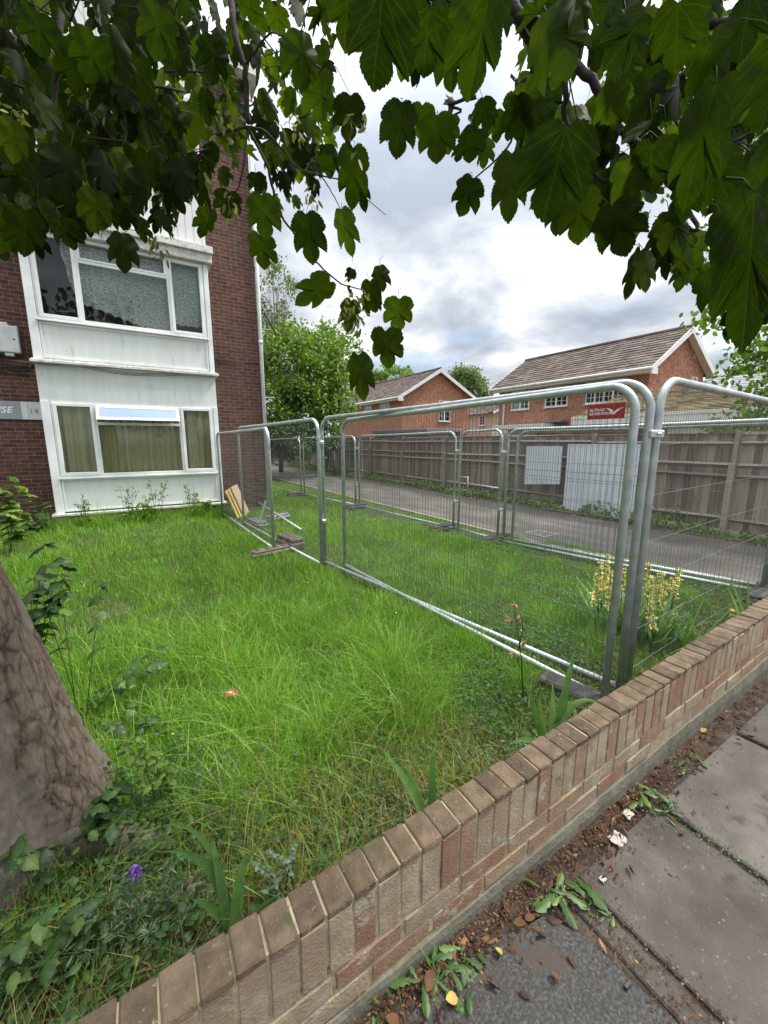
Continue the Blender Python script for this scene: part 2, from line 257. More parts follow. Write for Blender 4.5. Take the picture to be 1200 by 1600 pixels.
class MB:
    def __init__(s): s.v = []; s.f = []; s.mi = []; s.r = []; s.sm = []
    def add(s, vs, fs, mi=0, r=None, smooth=False):
        b = len(s.v); s.v += [tuple(map(float, x)) for x in vs]
        r = random.random() if r is None else r
        for f in fs: s.f.append([b+i for i in f]); s.mi.append(mi); s.r.append(r); s.sm.append(smooth)
    def box(s, x0, y0, z0, x1, y1, z1, mi=0, r=None, jit=0.0):
        vs = [(x, y, z) for z in (z0, z1) for y in (y0, y1) for x in (x0, x1)]
        if jit: vs = [tuple(c+random.uniform(-jit, jit) for c in p) for p in vs]
        s.add(vs, [(0, 2, 3, 1), (4, 5, 7, 6), (0, 1, 5, 4), (1, 3, 7, 5), (3, 2, 6, 7), (2, 0, 4, 6)], mi, r)
    def bevbox(s, x0, y0, z0, x1, y1, z1, b=0.004, mi=0, r=None, jit=0.0, shear=0.0):
        """box with chamfered edges"""
        X = [(x0, 1), (x1, -1)]; Y = [(y0, 1), (y1, -1)]; Z = [(z0, 1), (z1, -1)]; vs = []; idx = {}
        for i, (x, sx) in enumerate(X):
            for j, (y, sy) in enumerate(Y):
                for k, (z, sz) in enumerate(Z):
                    jj = [random.uniform(-jit, jit) for _ in range(3)] if jit else (0, 0, 0)
                    for a in range(3):
                        p = [x+sx*b, y+sy*b, z+sz*b]; p[a] = (x, y, z)[a]
                        p = [p[q]+jj[q] for q in range(3)]; p[2] += shear*(p[0]); idx[(i, j, k, a)] = len(vs); vs.append(p)
        g = lambda i, j, k, a: idx[(i, j, k, a)]
        fs = []
        for i in (0, 1):
            q = [g(i, 0, 0, 0), g(i, 1, 0, 0), g(i, 1, 1, 0), g(i, 0, 1, 0)]; fs.append(q if i else q[::-1])
            q = [g(0, i, 0, 1), g(0, i, 1, 1), g(1, i, 1, 1), g(1, i, 0, 1)]; fs.append(q if i else q[::-1])
            q = [g(0, 0, i, 2), g(1, 0, i, 2), g(1, 1, i, 2), g(0, 1, i, 2)]; fs.append(q if i else q[::-1])
        for i in (0, 1):
            for j in (0, 1):
                q = [g(i, j, 0, 0), g(i, j, 0, 1), g(i, j, 1, 1), g(i, j, 1, 0)]; fs.append(q if (i == j) else q[::-1])
                q = [g(i, 0, j, 0), g(i, 1, j, 0), g(i, 1, j, 2), g(i, 0, j, 2)]; fs.append(q[::-1] if i == j else q)
                q = [g(0, i, j, 1), g(1, i, j, 1), g(1, i, j, 2), g(0, i, j, 2)]; fs.append(q if i == j else q[::-1])
                for k in (0, 1):
                    q = [g(i, j, k, 0), g(i, j, k, 1), g(i, j, k, 2)]; fs.append(q if (i+j+k) % 2 else q[::-1])
        s.add(vs, fs, mi, r)
    def tube(s, pts, rad, n=8, mi=0, cap=True, r=None, smooth=True):
        pts = [Vector([float(c) for c in p]) for p in pts]; k = len(pts)
        rad = [rad]*k if isinstance(rad, (int, float)) else list(rad)
        vs = []; t0 = (pts[1]-pts[0]).normalized(); nrm = t0.orthogonal().normalized()
        for i, p in enumerate(pts):
            t = (pts[min(i+1, k-1)]-pts[max(i-1, 0)]).normalized()
            nrm = (nrm-t*nrm.dot(t))
            nrm = nrm.normalized() if nrm.length > 1e-6 else t.orthogonal().normalized(); b = t.cross(nrm)
            for j in range(n): a = 2*math.pi*j/n; vs.append(p+(nrm*math.cos(a)+b*math.sin(a))*rad[i])
        fs = [(i*n+j, i*n+(j+1) % n, (i+1)*n+(j+1) % n, (i+1)*n+j) for i in range(k-1) for j in range(n)]
        if cap: fs += [tuple(range(n))[::-1], tuple((k-1)*n+j for j in range(n))]
        s.add(vs, fs, mi, r, smooth)
    def prism(s, poly, axis, a0, a1, mi=0, r=None):
        """poly: 2-D outline extruded along axis 'x','y' or 'z' between a0 and a1"""
        def P(u, v, a): return {'x': (a, u, v), 'y': (u, a, v), 'z': (u, v, a)}[axis]
        n = len(poly); vs = [P(u, v, a0) for u, v in poly]+[P(u, v, a1) for u, v in poly]
        s.add(vs, [tuple(range(n))[::-1], tuple(range(n, 2*n))]+[(i, (i+1) % n, n+(i+1) % n, n+i) for i in range(n)], mi, r)
    def mark(s): s.marks = getattr(s, 'marks', [])+[len(s.f)]; return s
    def build_each(s, name, mats, parent=None, world=True):
        cuts = [0]+[c for c in getattr(s, 'marks', []) if c]+[len(s.f)]; res = []
        for a, b in zip(cuts[:-1], cuts[1:]):
            if b <= a: continue
            q = MB(); used = sorted({i for f in s.f[a:b] for i in f}); mp = {u: k for k, u in enumerate(used)}
            q.v = [s.v[i] for i in used]; q.f = [[mp[i] for i in f] for f in s.f[a:b]]; q.mi = s.mi[a:b]; q.r = s.r[a:b]; q.sm = s.sm[a:b]; res.append(q.build(name, mats, parent, world))
        return res
    def build(s, name, mats, parent=None, world=True, kind=None):
        me = bpy.data.meshes.new(name); me.from_pydata(s.v, [], s.f)
        mats = mats if isinstance(mats, (list, tuple)) else [mats]
        for x in mats: me.materials.append(x)
        if len(mats) > 1: me.polygons.foreach_set('material_index', s.mi)
        me.polygons.foreach_set('use_smooth', s.sm)
        import bmesh
        bm = bmesh.new(); bm.from_mesh(me); bmesh.ops.recalc_face_normals(bm, faces=bm.faces); bm.to_mesh(me); bm.free()
        a = me.attributes.new('rnd', 'FLOAT', 'FACE'); a.data.foreach_set('value', s.r)
        boxuv(me); me.update()
        o = link(name, me, parent, world)
        if kind: o['kind'] = kind
        return o
def npmesh(name, V, T, mats, parent=None, rnd=None, uv=None, world=True, smooth=False, mi=None):
    """V (n,3), T (m,3) triangles, rnd per-vertex, uv per-vertex"""
    V = np.asarray(V, np.float32); T = np.asarray(T, np.int32); me = bpy.data.meshes.new(name)
    me.vertices.add(len(V)); me.vertices.foreach_set('co', V.ravel())
    me.loops.add(T.size); me.loops.foreach_set('vertex_index', T.ravel())
    me.polygons.add(len(T)); me.polygons.foreach_set('loop_start', np.arange(0, T.size, 3, dtype=np.int32))
    try: me.polygons.foreach_set('loop_total', np.full(len(T), 3, np.int32))
    except Exception: pass
    for x in (mats if isinstance(mats, (list, tuple)) else [mats]): me.materials.append(x)
    me.update(calc_edges=True)
    if smooth: me.polygons.foreach_set('use_smooth', np.ones(len(T), bool))
    if mi is not None: me.polygons.foreach_set('material_index', mi)
    if rnd is not None: a = me.attributes.new('rnd', 'FLOAT', 'POINT'); a.data.foreach_set('value', np.asarray(rnd, np.float32))
    if uv is not None: l = me.uv_layers.new(name='UVMap'); l.data.foreach_set('uv', np.asarray(uv, np.float32)[T.ravel()].ravel())
    return link(name, me, parent, world)
class Cloud:
    """collects transformed copies of a template triangle mesh"""
    def __init__(s): s.V = []; s.T = []; s.R = []; s.U = []; s.n = 0
    def add(s, tv, tt, pos, X, Y, Z, size, rnd, uv=None):
        """pos (k,3); X,Y,Z (k,3) axes; size (k,) or (k,3)"""
        k = len(pos); size = np.asarray(size, float)
        if size.ndim == 1: size = np.repeat(size[:, None], 3, 1)
        V = pos[:, None, :] + (tv[None, :, 0:1]*size[:, None, 0:1])*X[:, None, :] + (tv[None, :, 1:2]*size[:, None, 1:2])*Y[:, None, :] + (tv[None, :, 2:3]*size[:, None, 2:3])*Z[:, None, :]
        T = tt[None]+np.arange(k)[:, None, None]*len(tv)+s.n
        s.V.append(V.reshape(-1, 3)); s.T.append(T.reshape(-1, 3)); s.R.append(np.repeat(rnd, len(tv))); s.n += k*len(tv)
        s.U.append(np.tile(uv if uv is not None else tv[:, :2], (k, 1)))
    def build(s, name, mats, parent=None, smooth=False, **k):
        return npmesh(name, np.concatenate(s.V), np.concatenate(s.T), mats, parent, np.concatenate(s.R), np.concatenate(s.U), smooth=smooth, **k)
def norm(a): return a/np.maximum(np.linalg.norm(a, axis=-1, keepdims=True), 1e-9)
def frames(Yax, roughZ):
    Y = norm(Yax); X = norm(np.cross(Y, roughZ)); Z = np.cross(X, Y); return X, Y, Z
# leaf templates: u across, v base->tip, w out
def syc_template(hi):
    half = [(0, 0), (0.10, -0.06), (0.22, -0.07), (0.36, 0.0), (0.47, 0.10), (0.55, 0.24), (0.50, 0.31), (0.43, 0.345), (0.49, 0.42), (0.53, 0.52), (0.53, 0.64), (0.49, 0.78), (0.40, 0.72), (0.32, 0.675), (0.235, 0.64), (0.275, 0.74), (0.245, 0.84), (0.145, 0.94), (0, 1.03)]
    if hi:
        h2 = [half[0]]
        for a, b in zip(half[:-1], half[1:]):
            mxx, my = (a[0]+b[0])/2, (a[1]+b[1])/2; dx, dy = mxx, my-0.35; l = math.hypot(dx, dy)+1e-6
            k = 0.022 if (a, b) not in ((half[0], half[1]),) else 0
            h2 += [(mxx+dx/l*k+(b[0]-a[0])*0.15, my+dy/l*k+(b[1]-a[1])*0.15), ] if abs(a[0]-b[0])+abs(a[1]-b[1]) < 0.09 else [(a[0]*.62+b[0]*.38+dx/l*k, a[1]*.62+b[1]*.38+dy/l*k), (mxx-dx/l*k*.3, my-dy/l*k*.3), (a[0]*.2+b[0]*.8+dx/l*k*.8, a[1]*.2+b[1]*.8+dy/l*k*.8)]
            h2.append(b)
        half = h2
    o = half+[(-u, v) for u, v in half[-2:0:-1]]; n = len(o)
    P = [(0, 0.35)]; T = []
    if hi:
        P += [(u*0.5, 0.35+(v-0.35)*0.5) for u, v in o]+o
        for i in range(n):
            j = (i+1) % n; T += [(0, 1+i, 1+j), (1+i, 1+n+i, 1+n+j), (1+i, 1+n+j, 1+j)]
    else:
        P += o; T += [(0, 1+i, 1+(i+1) % n) for i in range(n)]
    P = np.array(P, float); u, v = P[:, 0], P[:, 1]
    r = np.hypot(u, v-0.3)
    wv = -0.42*np.abs(u) - 0.30*v*v + 0.05*np.sin(v*14+np.abs(u)*9) - 0.25*r**3
    return np.stack([u, v, wv], 1), np.array(T), P
SYH = syc_template(True); SYL = syc_template(False)
OV = [(0, 0), (0.2, 0.12), (0.33, 0.35), (0.30, 0.6), (0.16, 0.85), (0, 1)]
def ovate():
    o = OV+[(-u, v) for u, v in OV[-2:0:-1]]; P = np.array([(0, 0.45)]+o); n = len(o)
    return np.stack([P[:, 0], P[:, 1], -0.5*np.abs(P[:, 0])-0.25*P[:, 1]**2+0.0], 1), np.array([(0, 1+i, 1+(i+1) % n) for i in range(n)]), P
OVT = ovate()
def toothed():
    half = [(0, 0), (.16, .02), (.24, .10), (.22, .14), (.34, .24), (.31, .28), (.37, .38), (.33, .43), (.35, .52), (.29, .56), (.29, .65), (.22, .69), (.20, .79), (.13, .83), (.08, .93), (0, 1.04)]
    o = half+[(-u, v) for u, v in half[-2:0:-1]]; P = np.array([(0, .2), (0, .45), (0, .7)]+o); n = len(o); T = []
    def near(v): return 0 if v < .3 else 1 if v < .6 else 2
    for i in range(n):
        a, b = o[i], o[(i+1) % n]; ka, kb = near(a[1]), near(b[1]); T.append((ka, 3+i, 3+(i+1) % n))
        if ka != kb: T.append((ka, 3+(i+1) % n, kb))
    u, v = P[:, 0], P[:, 1]
    return np.stack([u, v, -.45*np.abs(u)-.35*v**2+.03*np.sin(v*20)], 1), np.array(T), P
TOO = toothed()
QUAD = (np.array([(0, 0, 0), (0.35, 0.45, -0.08), (0, 1, -0.1), (-0.35, 0.5, -0.08)]), np.array([(0, 1, 2), (0, 2, 3)]))
def rand_unit(k): return norm(rng.normal(size=(k, 3)))
def foliage_cloud(cl, pts, size, droop=0.3, up_bias=0.6, tmpl=OVT):
    k = len(pts); Yd = norm(rand_unit(k)+np.array([0, 0, -droop])); Zr = norm(rand_unit(k)+np.array([0, 0, up_bias])); X, Y, Z = frames(Yd, Zr)
    cl.add(tmpl[0], tmpl[1], pts, X, Y, Z, size*rng.uniform(0.6, 1.25, k), np.clip(rng.normal(0.5, 0.22, k), 0, 1))
def strap(mb, base, az, length, width, lean0, bend, n=9, r=None, fold=0.25, power=1.6, flat=None):
    """one sword-shaped leaf rising from base, leaning lean0 from the vertical and bending over towards its tip"""
    p = Vector([float(c) for c in base]); d = Vector((math.cos(az), math.sin(az), 0)); side = Vector((-math.sin(az), math.cos(az), 0)); vs = []; up_ = Vector((0, 0, 1))
    for i in range(n+1):
        t = i/n; ang = lean0+bend*t**power
        wd = width/2*((0.7+0.3*t/0.35) if t < 0.35 else max(0.03, 1-((t-0.35)/0.65)**2.3))
        nrm = d*math.cos(ang)-up_*math.sin(ang)
        if flat is None: A_, B_ = side, nrm
        else: A_ = nrm*math.cos(flat)+side*math.sin(flat); B_ = side*math.cos(flat)-nrm*math.sin(flat)     # iris fans: the blade lies in the plane it bends in
        vs += [p-A_*wd, p-B_*(wd*fold), p+A_*wd]
        p = p+(d*math.sin(ang)+up_*math.cos(ang))*(length/n)
    fs = []
    for i in range(n): a = i*3; fs += [(a, a+1, a+4, a+3), (a+1, a+2, a+5, a+4)]
    mb.add(vs, fs, 0, r, True)
# ================================================================== SETTING
def sheet(name, x0, y0, x1, y1, z, mt, nx=1, ny=1, amp=0.0):
    xs = np.linspace(x0, x1, nx+1); ys = np.linspace(y0, y1, ny+1); mb = MB()
    vs = [(x, y, z+(amp*(math.sin(x*2.1+y)+math.sin(y*1.7-x*.6)) if amp else 0)) for y in ys for x in xs]
    fs = [(j*(nx+1)+i, j*(nx+1)+i+1, (j+1)*(nx+1)+i+1, (j+1)*(nx+1)+i) for j in range(ny) for i in range(nx)]
    mb.add(vs, fs); o = mb.build(name, mt); o['kind'] = 'structure'; return o
sheet('ground', -400, 0.9, 900, 900, -0.02, M['earth'])
sheet('street', -400, -400, 900, -1.8, -0.13, M['asphalt'])
def road_near(y): return 5.42+0.0*(y) if y > 4 else 5.75
mb = MB(); ys = [0.9, 2, 4, 7, 12, 20, 60]; xn = [6.0, 5.85, 5.42, 5.35, 5.2, 5.1, 5.1]; xf = [8.2]*7
vs = []; 
for y, a, b in zip(ys, xn, xf): vs += [(a, y, -0.008), (b, y, -0.008)]
mb.add(vs, [(2*i, 2*i+1, 2*i+3, 2*i+2) for i in range(6)]); mb.build('road', M['asphalt'])['kind'] = 'structure'
mb = MB()
for i in range(6):
    (a, b), (y0, y1) = (xn[i], xn[i+1]), (ys[i], ys[i+1])
    mb.add([(a-.06, y0, -.1), (a, y0, -.1), (a, y0, .012), (a-.06, y0, .012), (b-.06, y1, -.1), (b, y1, -.1), (b, y1, .012), (b-.06, y1, .012)], [(0, 1, 5, 4), (1, 2, 6, 5), (2, 3, 7, 6), (3, 0, 4, 7)])
mb.build('road_edging', M['kerb'])['kind'] = 'structure'
sheet('verge', 8.2, 0.9, 8.75, 60, 0.0, M['litter_soil'])
# pavement: dirt bed, slabs, asphalt patch
sheet('pavement_bed', -12, -1.66, 20, 0.9, -0.018, M['litter_soil'], 60, 6, 0.002)
mb = MB()
def slab(x0, y0, x1, y1, mi=0, z=0.0, r=None): mb.bevbox(x0, y0, -0.05, x1, y1, z, 0.006, mi, r, 0.002)
xs = [(-4.6, -3.7), (-3.68, -2.78), (-2.76, -1.86), (-1.84, -0.92), (-0.9, 0.30), (1.275, 1.845), (1.875, 2.715), (2.755, 3.62), (3.64, 4.52), (4.54, 5.4), (5.42, 6.3), (6.32, 7.2)]
for i, (a, b) in enumerate(xs):
    yt = 0.68+random.uniform(-.015, .015)
    slab(a, -0.02, b, yt, 0, random.uniform(-.004, .003)); slab(a+random.uniform(-.3, .3)*0, -0.66, b, -0.045, 0, random.uniform(-.004, .003)); slab(a, -1.5, b, -0.69, 0, random.uniform(-.004, .003))
slab(1.17, -0.3, 1.255, 0.66, 0, -0.006, 0.3)
p = mb.build('pavement', M['paving']); p['kind'] = 'structure'
mb = MB(); n = 26; poly = []
for i in range(n): # irregular asphalt patch beside the wall foot
    t = i/n*2*math.pi; poly.append((0.73+0.42*math.copysign(abs(math.cos(t))**0.55, math.cos(t))*(1+random.uniform(-.03, .03)), 0.25+0.46*math.copysign(abs(math.sin(t))**0.6, math.sin(t))*(1+random.uniform(-.06, .03))))
mb.prism(poly, 'z', -0.04, 0.002); mb.build('pavement_patch', M['dark_asphalt'])['kind'] = 'structure'
mb = MB(); mb.box(-12, -1.8, -.3, 20, -1.66, 0.0); mb.build('kerb', M['kerb'])['kind'] = 'structure'
# ================================================================== BOUNDARY WALL
SH = 0.028; ZT = lambda x: 0.402+SH*x
wall = empty('boundary_wall', (1.5, 0.84, 0), 'low brick garden wall with a coping of bricks on end, running along the pavement', 'wall')
Y0, Y1 = 0.79, 0.892
mb = MB(); pitch = 0.0765; x = -1.6
def wzbox(x0, x1, y0, y1, zb, zt, r, b=0.005, jit=0.0015): mb.bevbox(x0, y0, zb, x1, y1, zt, b, 0, r, jit, SH)
top = 0.402
while x < 8.5:
    r = random.random(); dz = random.uniform(-.003, .003); dy = random.uniform(-.003, .002)
    wzbox(x, x+pitch-0.0085, Y0+dy, Y1+dy, top-0.205, top-0.020+dz-0.0015, r, 0.0025)
    x += pitch
soldiers = mb.build('soldier_brick', M['brick_body'], wall); soldiers.name = 'brick_course'
mb = MB(); x = -1.6
while x < 8.5:
    dz = random.uniform(-.003, .003); dy = random.uniform(-.003, .003)
    wzbox(x+random.uniform(-.001, .001), x+pitch-0.0065, Y0-0.002+dy, Y1+0.003+dy, top-0.024, top+dz, random.random(), 0.004, 0.0022); x += pitch
mb.build('coping', M['coping_top'], wall)
mb = MB(); z = top-0.215
for c in range(2):
    x = -1.7+0.113*(c % 2)
    while x < 8.5:
        wzbox(x, x+0.215, Y0+random.uniform(-.003, .002), Y1, z-0.066, z, random.random(), 0.005); x += 0.2255
    z -= 0.076
mb.build('brick_course', M['brick_body'], wall)
mb = MB()
vs = []; 
for x in (-1.6, 8.5):
    for y, zz in ((Y0+0.0035, -0.2), (Y1-0.002, -0.2), (Y1-0.002, top-0.0075), (Y0+0.0035, top-0.0075)): vs.append((x, y, zz+SH*x))
mb.add(vs, [(0, 1, 2, 3), (4, 5, 6, 7), (0, 1, 5, 4), (1, 2, 6, 5), (2, 3, 7, 6), (3, 0, 4, 7)])
mb.build('mortar', M['mortar'], wall)
mb = MB(); n = 240; xs_ = np.linspace(-1.6, 8.5, n+1); vs = []
for x in xs_:
    zt = top-0.215-0.149+SH*x+0.003*math.sin(x*9)+random.uniform(-.003, .003); o_ = 0.004*math.sin(x*3.3)+random.uniform(-.002, .002)
    vs += [(x, Y0-0.016+o_, -0.12), (x, Y0-0.013+o_, zt*0.55), (x, Y0-0.006+o_*.5, zt-0.004), (x, Y0+0.012, zt), (x, Y1-.006, zt), (x, Y1-.006, -.12)]
mb.add(vs, [(6*i+j, 6*i+j+1, 6*i+7+j, 6*i+6+j) for i in range(n) for j in range(5)], smooth=False)
mb.build('plinth', M['cement'], wall)
# ================================================================== BLOCK OF FLATS
flat = empty('apartment_building', (0, 10, 0), 'dark red brick block of flats with a white projecting window bay', 'building')
YW = 10.0; XR = 2.63; ZT_ = 9.1; YB = 9.5; BX0, BX1 = -1.42, 1.55
mb = MB(); mb.box(-14, YW, -0.3, XR, 20.5, ZT_); mb.build('wall', M['flat_brick'], flat)
mb = MB(); mb.box(-14.3, YW-0.3, ZT_, XR+0.25, 20.8, ZT_+0.22, 0); mb.box(-14.2, YW-0.18, ZT_+.22, XR+0.15, 20.7, ZT_+0.30, 0); mb.build('roof', M['old_paint'], flat)
def spandrel(z0, z1, boards=False):
    mb = MB(); mb.box(BX0, YB, z0, BX1, YW+0.05, z1)
    if boards:
        x = BX0+.01
        while x < BX1-.02: mb.box(x, YB-0.018, z0+0.03, min(x+0.135, BX1), YB-0.002, z1-0.01); x += 0.145
    return mb
def beads(mb, x0, z0, x1, z1, wd=0.035, d=0.02, y=YB):     # raised frame round a panel
    mb.box(x0, y-d, z0, x0+wd, y-0.002, z1); mb.box(x1-wd, y-d, z0, x1, y-0.002, z1)
    mb.box(x0+wd, y-d+.002, z0, x1-wd, y-0.002, z0+wd); mb.box(x0+wd, y-d+.002, z1-wd, x1-wd, y-0.002, z1)
spandrel(0.30, 0.93).build('panel', M['panel_paint'], flat)
spandrel(2.34, 2.985).build('panel', M['panel_paint'], flat)
spandrel(3.06, 3.70).build('panel', M['panel_paint'], flat)
spandrel(5.47, 6.45, True).build('weatherboard', M['white_paint'], flat)
spandrel(8.0, 9.0, True).build('weatherboard', M['white_paint'], flat)
mb = MB(); mb.box(BX0+0.02, YB+0.03, -0.2, BX1+0.02, YW+.05, 0.22); mb.build('plinth', M['render'], flat)
mb = MB()
mb.bevbox(BX0-0.06, YB-0.10, 0.225, BX1+0.06, YW-0.02, 0.268, 0.005); mb.mark()           # sill over the plinth
mb.bevbox(BX0-0.05, YB-0.09, 2.99, BX1+0.07, YW-0.02, 3.035, 0.005)            # ledge at the first floor
mb.bevbox(BX0-0.03, YB-0.05, 3.037, BX1+0.03, YW-0.03, 3.058, 0.003)
mb.build_each('ledge', M['old_paint'], flat)
mb = MB(); mb.bevbox(BX0-0.05, YB-0.13, 5.17, BX1+0.08, YW-0.02, 5.33, 0.006); mb.bevbox(BX0-0.08, YB-0.19, 5.332, BX1+0.10, YW-0.02, 5.46, 0.008); mb.mark()
mb.bevbox(BX0-0.05, YB-0.10, 7.92, BX1+0.08, YW-0.02, 7.99, 0.006); mb.build_each('fascia', M['old_paint'], flat)
# bay corner boards and panel beads
mb = MB()
for z0, z1 in ((0.27, 2.335), (3.06, 5.165), (6.46, 7.91)):
    mb.bevbox(BX0, YB-0.035, z0, BX0+0.13, YW-.01, z1, 0.006); mb.mark(); mb.bevbox(BX1-0.09, YB-0.035, z0, BX1, YW-.01, z1, 0.006); mb.mark()
beads(mb, BX0+0.14, 0.30, BX1-0.10, 0.915); mb.mark(); beads(mb, BX0+0.14, 3.08, BX1-0.10, 3.69)
mb.build_each('trim', M['upvc'], flat)
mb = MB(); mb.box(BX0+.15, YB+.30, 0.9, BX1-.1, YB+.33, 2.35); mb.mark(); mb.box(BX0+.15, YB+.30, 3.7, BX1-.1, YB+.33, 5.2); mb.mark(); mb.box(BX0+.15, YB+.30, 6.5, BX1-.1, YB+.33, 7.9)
mb.build_each('room_shade', M['room'], flat)  # dark sheets standing in for the unlit rooms behind the panes
def win_frame(mb, x0, z0, x1, z1, wd, y0, y1):
    mb.bevbox(x0, y0, z0, x0+wd, y1, z1, .004); mb.bevbox(x1-wd, y0, z0, x1, y1, z1, .004)
    mb.bevbox(x0+wd-.002, y0+.001, z0, x1-wd+.002, y1, z0+wd, .004); mb.bevbox(x0+wd-.002, y0+.001, z1-wd, x1-wd+.002, y1, z1, .004)
def bay_window(z0, z1, opened, label, lace):
    fx0, fx1 = BX0+0.135, BX1-0.095; a, b = -0.64, 0.81
    mb = MB(); y0, y1 = YB-0.01, YB+0.07
    win_frame(mb, fx0, z0, fx1, z1, 0.035, y0-.012, y1)
    win_frame(mb, fx0+.03, z0+.03, a-.012, z1-.03, 0.055, y0-.03, y1-.01)
    win_frame(mb, b+.012, z0+.03, fx1-.03, z1-.03, 0.055, y0-.03, y1-.01)
    mb.bevbox(a-.012, y0-.015, z0+.03, a+.03, y1, z1-.03, .004); mb.bevbox(b-.03, y0-.015, z0+.03, b+.012, y1, z1-.03, .004)
    zt = z1-0.36
    mb.bevbox(a+.03, y0-.02, zt-.05, b-.03, y1, zt, .004); mb.bevbox(a+.028, y0-.016, z0+.03, b-.028, y1, z0+.055, .004)
    mb.bevbox(fx0-.02, y0-.05, z0-.035, fx1+.02, y1, z0-.002, .004)
    if not opened: win_frame(mb, a+.03, zt, b-.03, z1-.032, 0.035, y0-.028, y1-.01)
    fr = mb.build('window', M['upvc'], flat); fr['label'] = label
    g = MB(); g.box(fx0+.08, YB+.02, z0+.08, a-.06, YB+.026, z1-.08); g.box(b+.06, YB+.02, z0+.08, fx1-.08, YB+.026, z1-.08); g.box(a+.03, YB+.02, z0+.05, b-.03, YB+.026, zt-.05)
    if not opened: g.box(a+.06, YB+.02, zt+.03, b-.06, YB+.026, z1-.06)
    g.build('pane', M['glass'], fr)
    if opened:
        th = R(38); v = MB(); win_frame(v, a+.03, -0.335, b-.03, 0, 0.045, -0.03, 0.02)
        v.v = [(x, YB-0.03-(-z)*math.sin(th)+y*math.cos(th), z1-.035+z*math.cos(th)+y*math.sin(th)) for x, y, z in v.v]
        vent = v.build('vent_sash', M['upvc'], fr)
        v = MB(); v.box(a+.075, -0.01, -0.29, b-.075, -0.002, -.045); v.v = [(x, YB-0.03-(-z)*math.sin(th)+y*math.cos(th), z1-.035+z*math.cos(th)+y*math.sin(th)) for x, y, z in v.v]
        v.build('pane', M['sky_glass'], vent)
    # curtains
    def curtain(x0, x1, za, zb, wave, mt, name, amp=0.022, scal=None):
        nx = int((x1-x0)/0.012); mbc = []; T = []; U = []; nz = 14
        for j in range(nz+1):
            for i in range(nx+1):
                x = x0+(x1-x0)*i/nx; bot = za if scal is None else za+scal(x)
                z = bot+(zb-bot)*j/nz; ph = wave*x+0.8*math.sin(x*3)+0.25*math.sin(z*2)
                mbc.append((x+0.01*math.sin(ph*1.3), YB+0.17+amp*math.sin(ph)+amp*.5*math.sin(ph*2.3+1), z)); U.append((x+amp*math.sin(ph), z))
        for j in range(nz):
            for i in range(nx): q = j*(nx+1)+i; T += [(q, q+1, q+nx+2), (q, q+nx+2, q+nx+1)]
        npmesh(name, mbc, T, mt, fr, uv=U, smooth=True)
    if lace:
        curtain(a-.02, b+.02, z0+.06, z1-.05, 32, M['lace'], 'lace_curtain', 0.015, lambda x: 0.16+0.16*math.cos((x+.9)*2.0)+0.035*abs(math.sin(x*22)))
        curtain(b+.03, fx1-.05, z0+.22, z1-.05, 32, M['lace'], 'lace_curtain', 0.015, lambda x: 0.03*abs(math.sin(x*22)))
        curtain(a-.22, a-.06, z0+.35, z1-.05, 50, M['lace'], 'lace_curtain', 0.02, lambda x: max(0, -(x-(a-.06)))*5.0)
    else:
        curtain(fx0+.04, a-.05, z0, z1, 30, M['curtain'], 'curtain', 0.045); curtain(a, b, z0, z1, 44, M['curtain'], 'curtain', 0.045); curtain(b+.05, fx1-.04, z0, z1, 30, M['curtain'], 'curtain', 0.045)
bay_window(0.95, 2.335, True, 'ground floor window with olive curtains and an open top vent', False)
bay_window(3.735, 5.165, False, 'first floor window with scalloped lace curtains', True)
bay_window(6.48, 7.90, False, 'second floor window half hidden by leaves', True)
mb = MB(); mb.tube([(XR+.055, YW-.05, -.1), (XR+.055, YW-.05, ZT_)], 0.042, 12)
for z in (1.9, 3.9, 5.9, 7.9): mb.tube([(XR+.055, YW-.05, z-.04), (XR+.055, YW-.05, z+.04)], 0.05, 12)
mb.build('downpipe', M['box_grey'], flat)
# cables along the ledge
mb = MB(); 
for k in range(3):
    pts = [(BX0-.3+i*0.16, YB-0.12-.012*k, 2.97-.012*k-0.05*math.sin(max(0, min(1, (i*.16-1.0)/1.6))*math.pi)*(1+.3*k)+.006*math.sin(i+k)) for i in range(21)]; mb.tube(pts, 0.007, 5)
pts = [(-4+i*.3, YW-.02, 2.92+.03*math.sin(i)) for i in range(9)]; mb.tube(pts, 0.012, 5); mb.tube([(-4+i*.3, YW-.02, 2.83+.03*math.sin(i*1.3)) for i in range(9)], 0.008, 5)
pts = [(p, YW-.02, q) for p, q in ((-1.95, 3.15), (-1.93, 2.98), (-1.8, 2.88), (-1.62, 2.9), (-1.52, 3.0), (-1.55, 3.15))]; mb.tube(pts, 0.012, 6)
mb.tube([(XR-1.0, YW-.012, 3.42), (XR-.5, YW-.012, 3.40), (XR-.02, YW-.012, 3.43)], 0.006, 4)
mb.build('cable', M['cable'], flat)
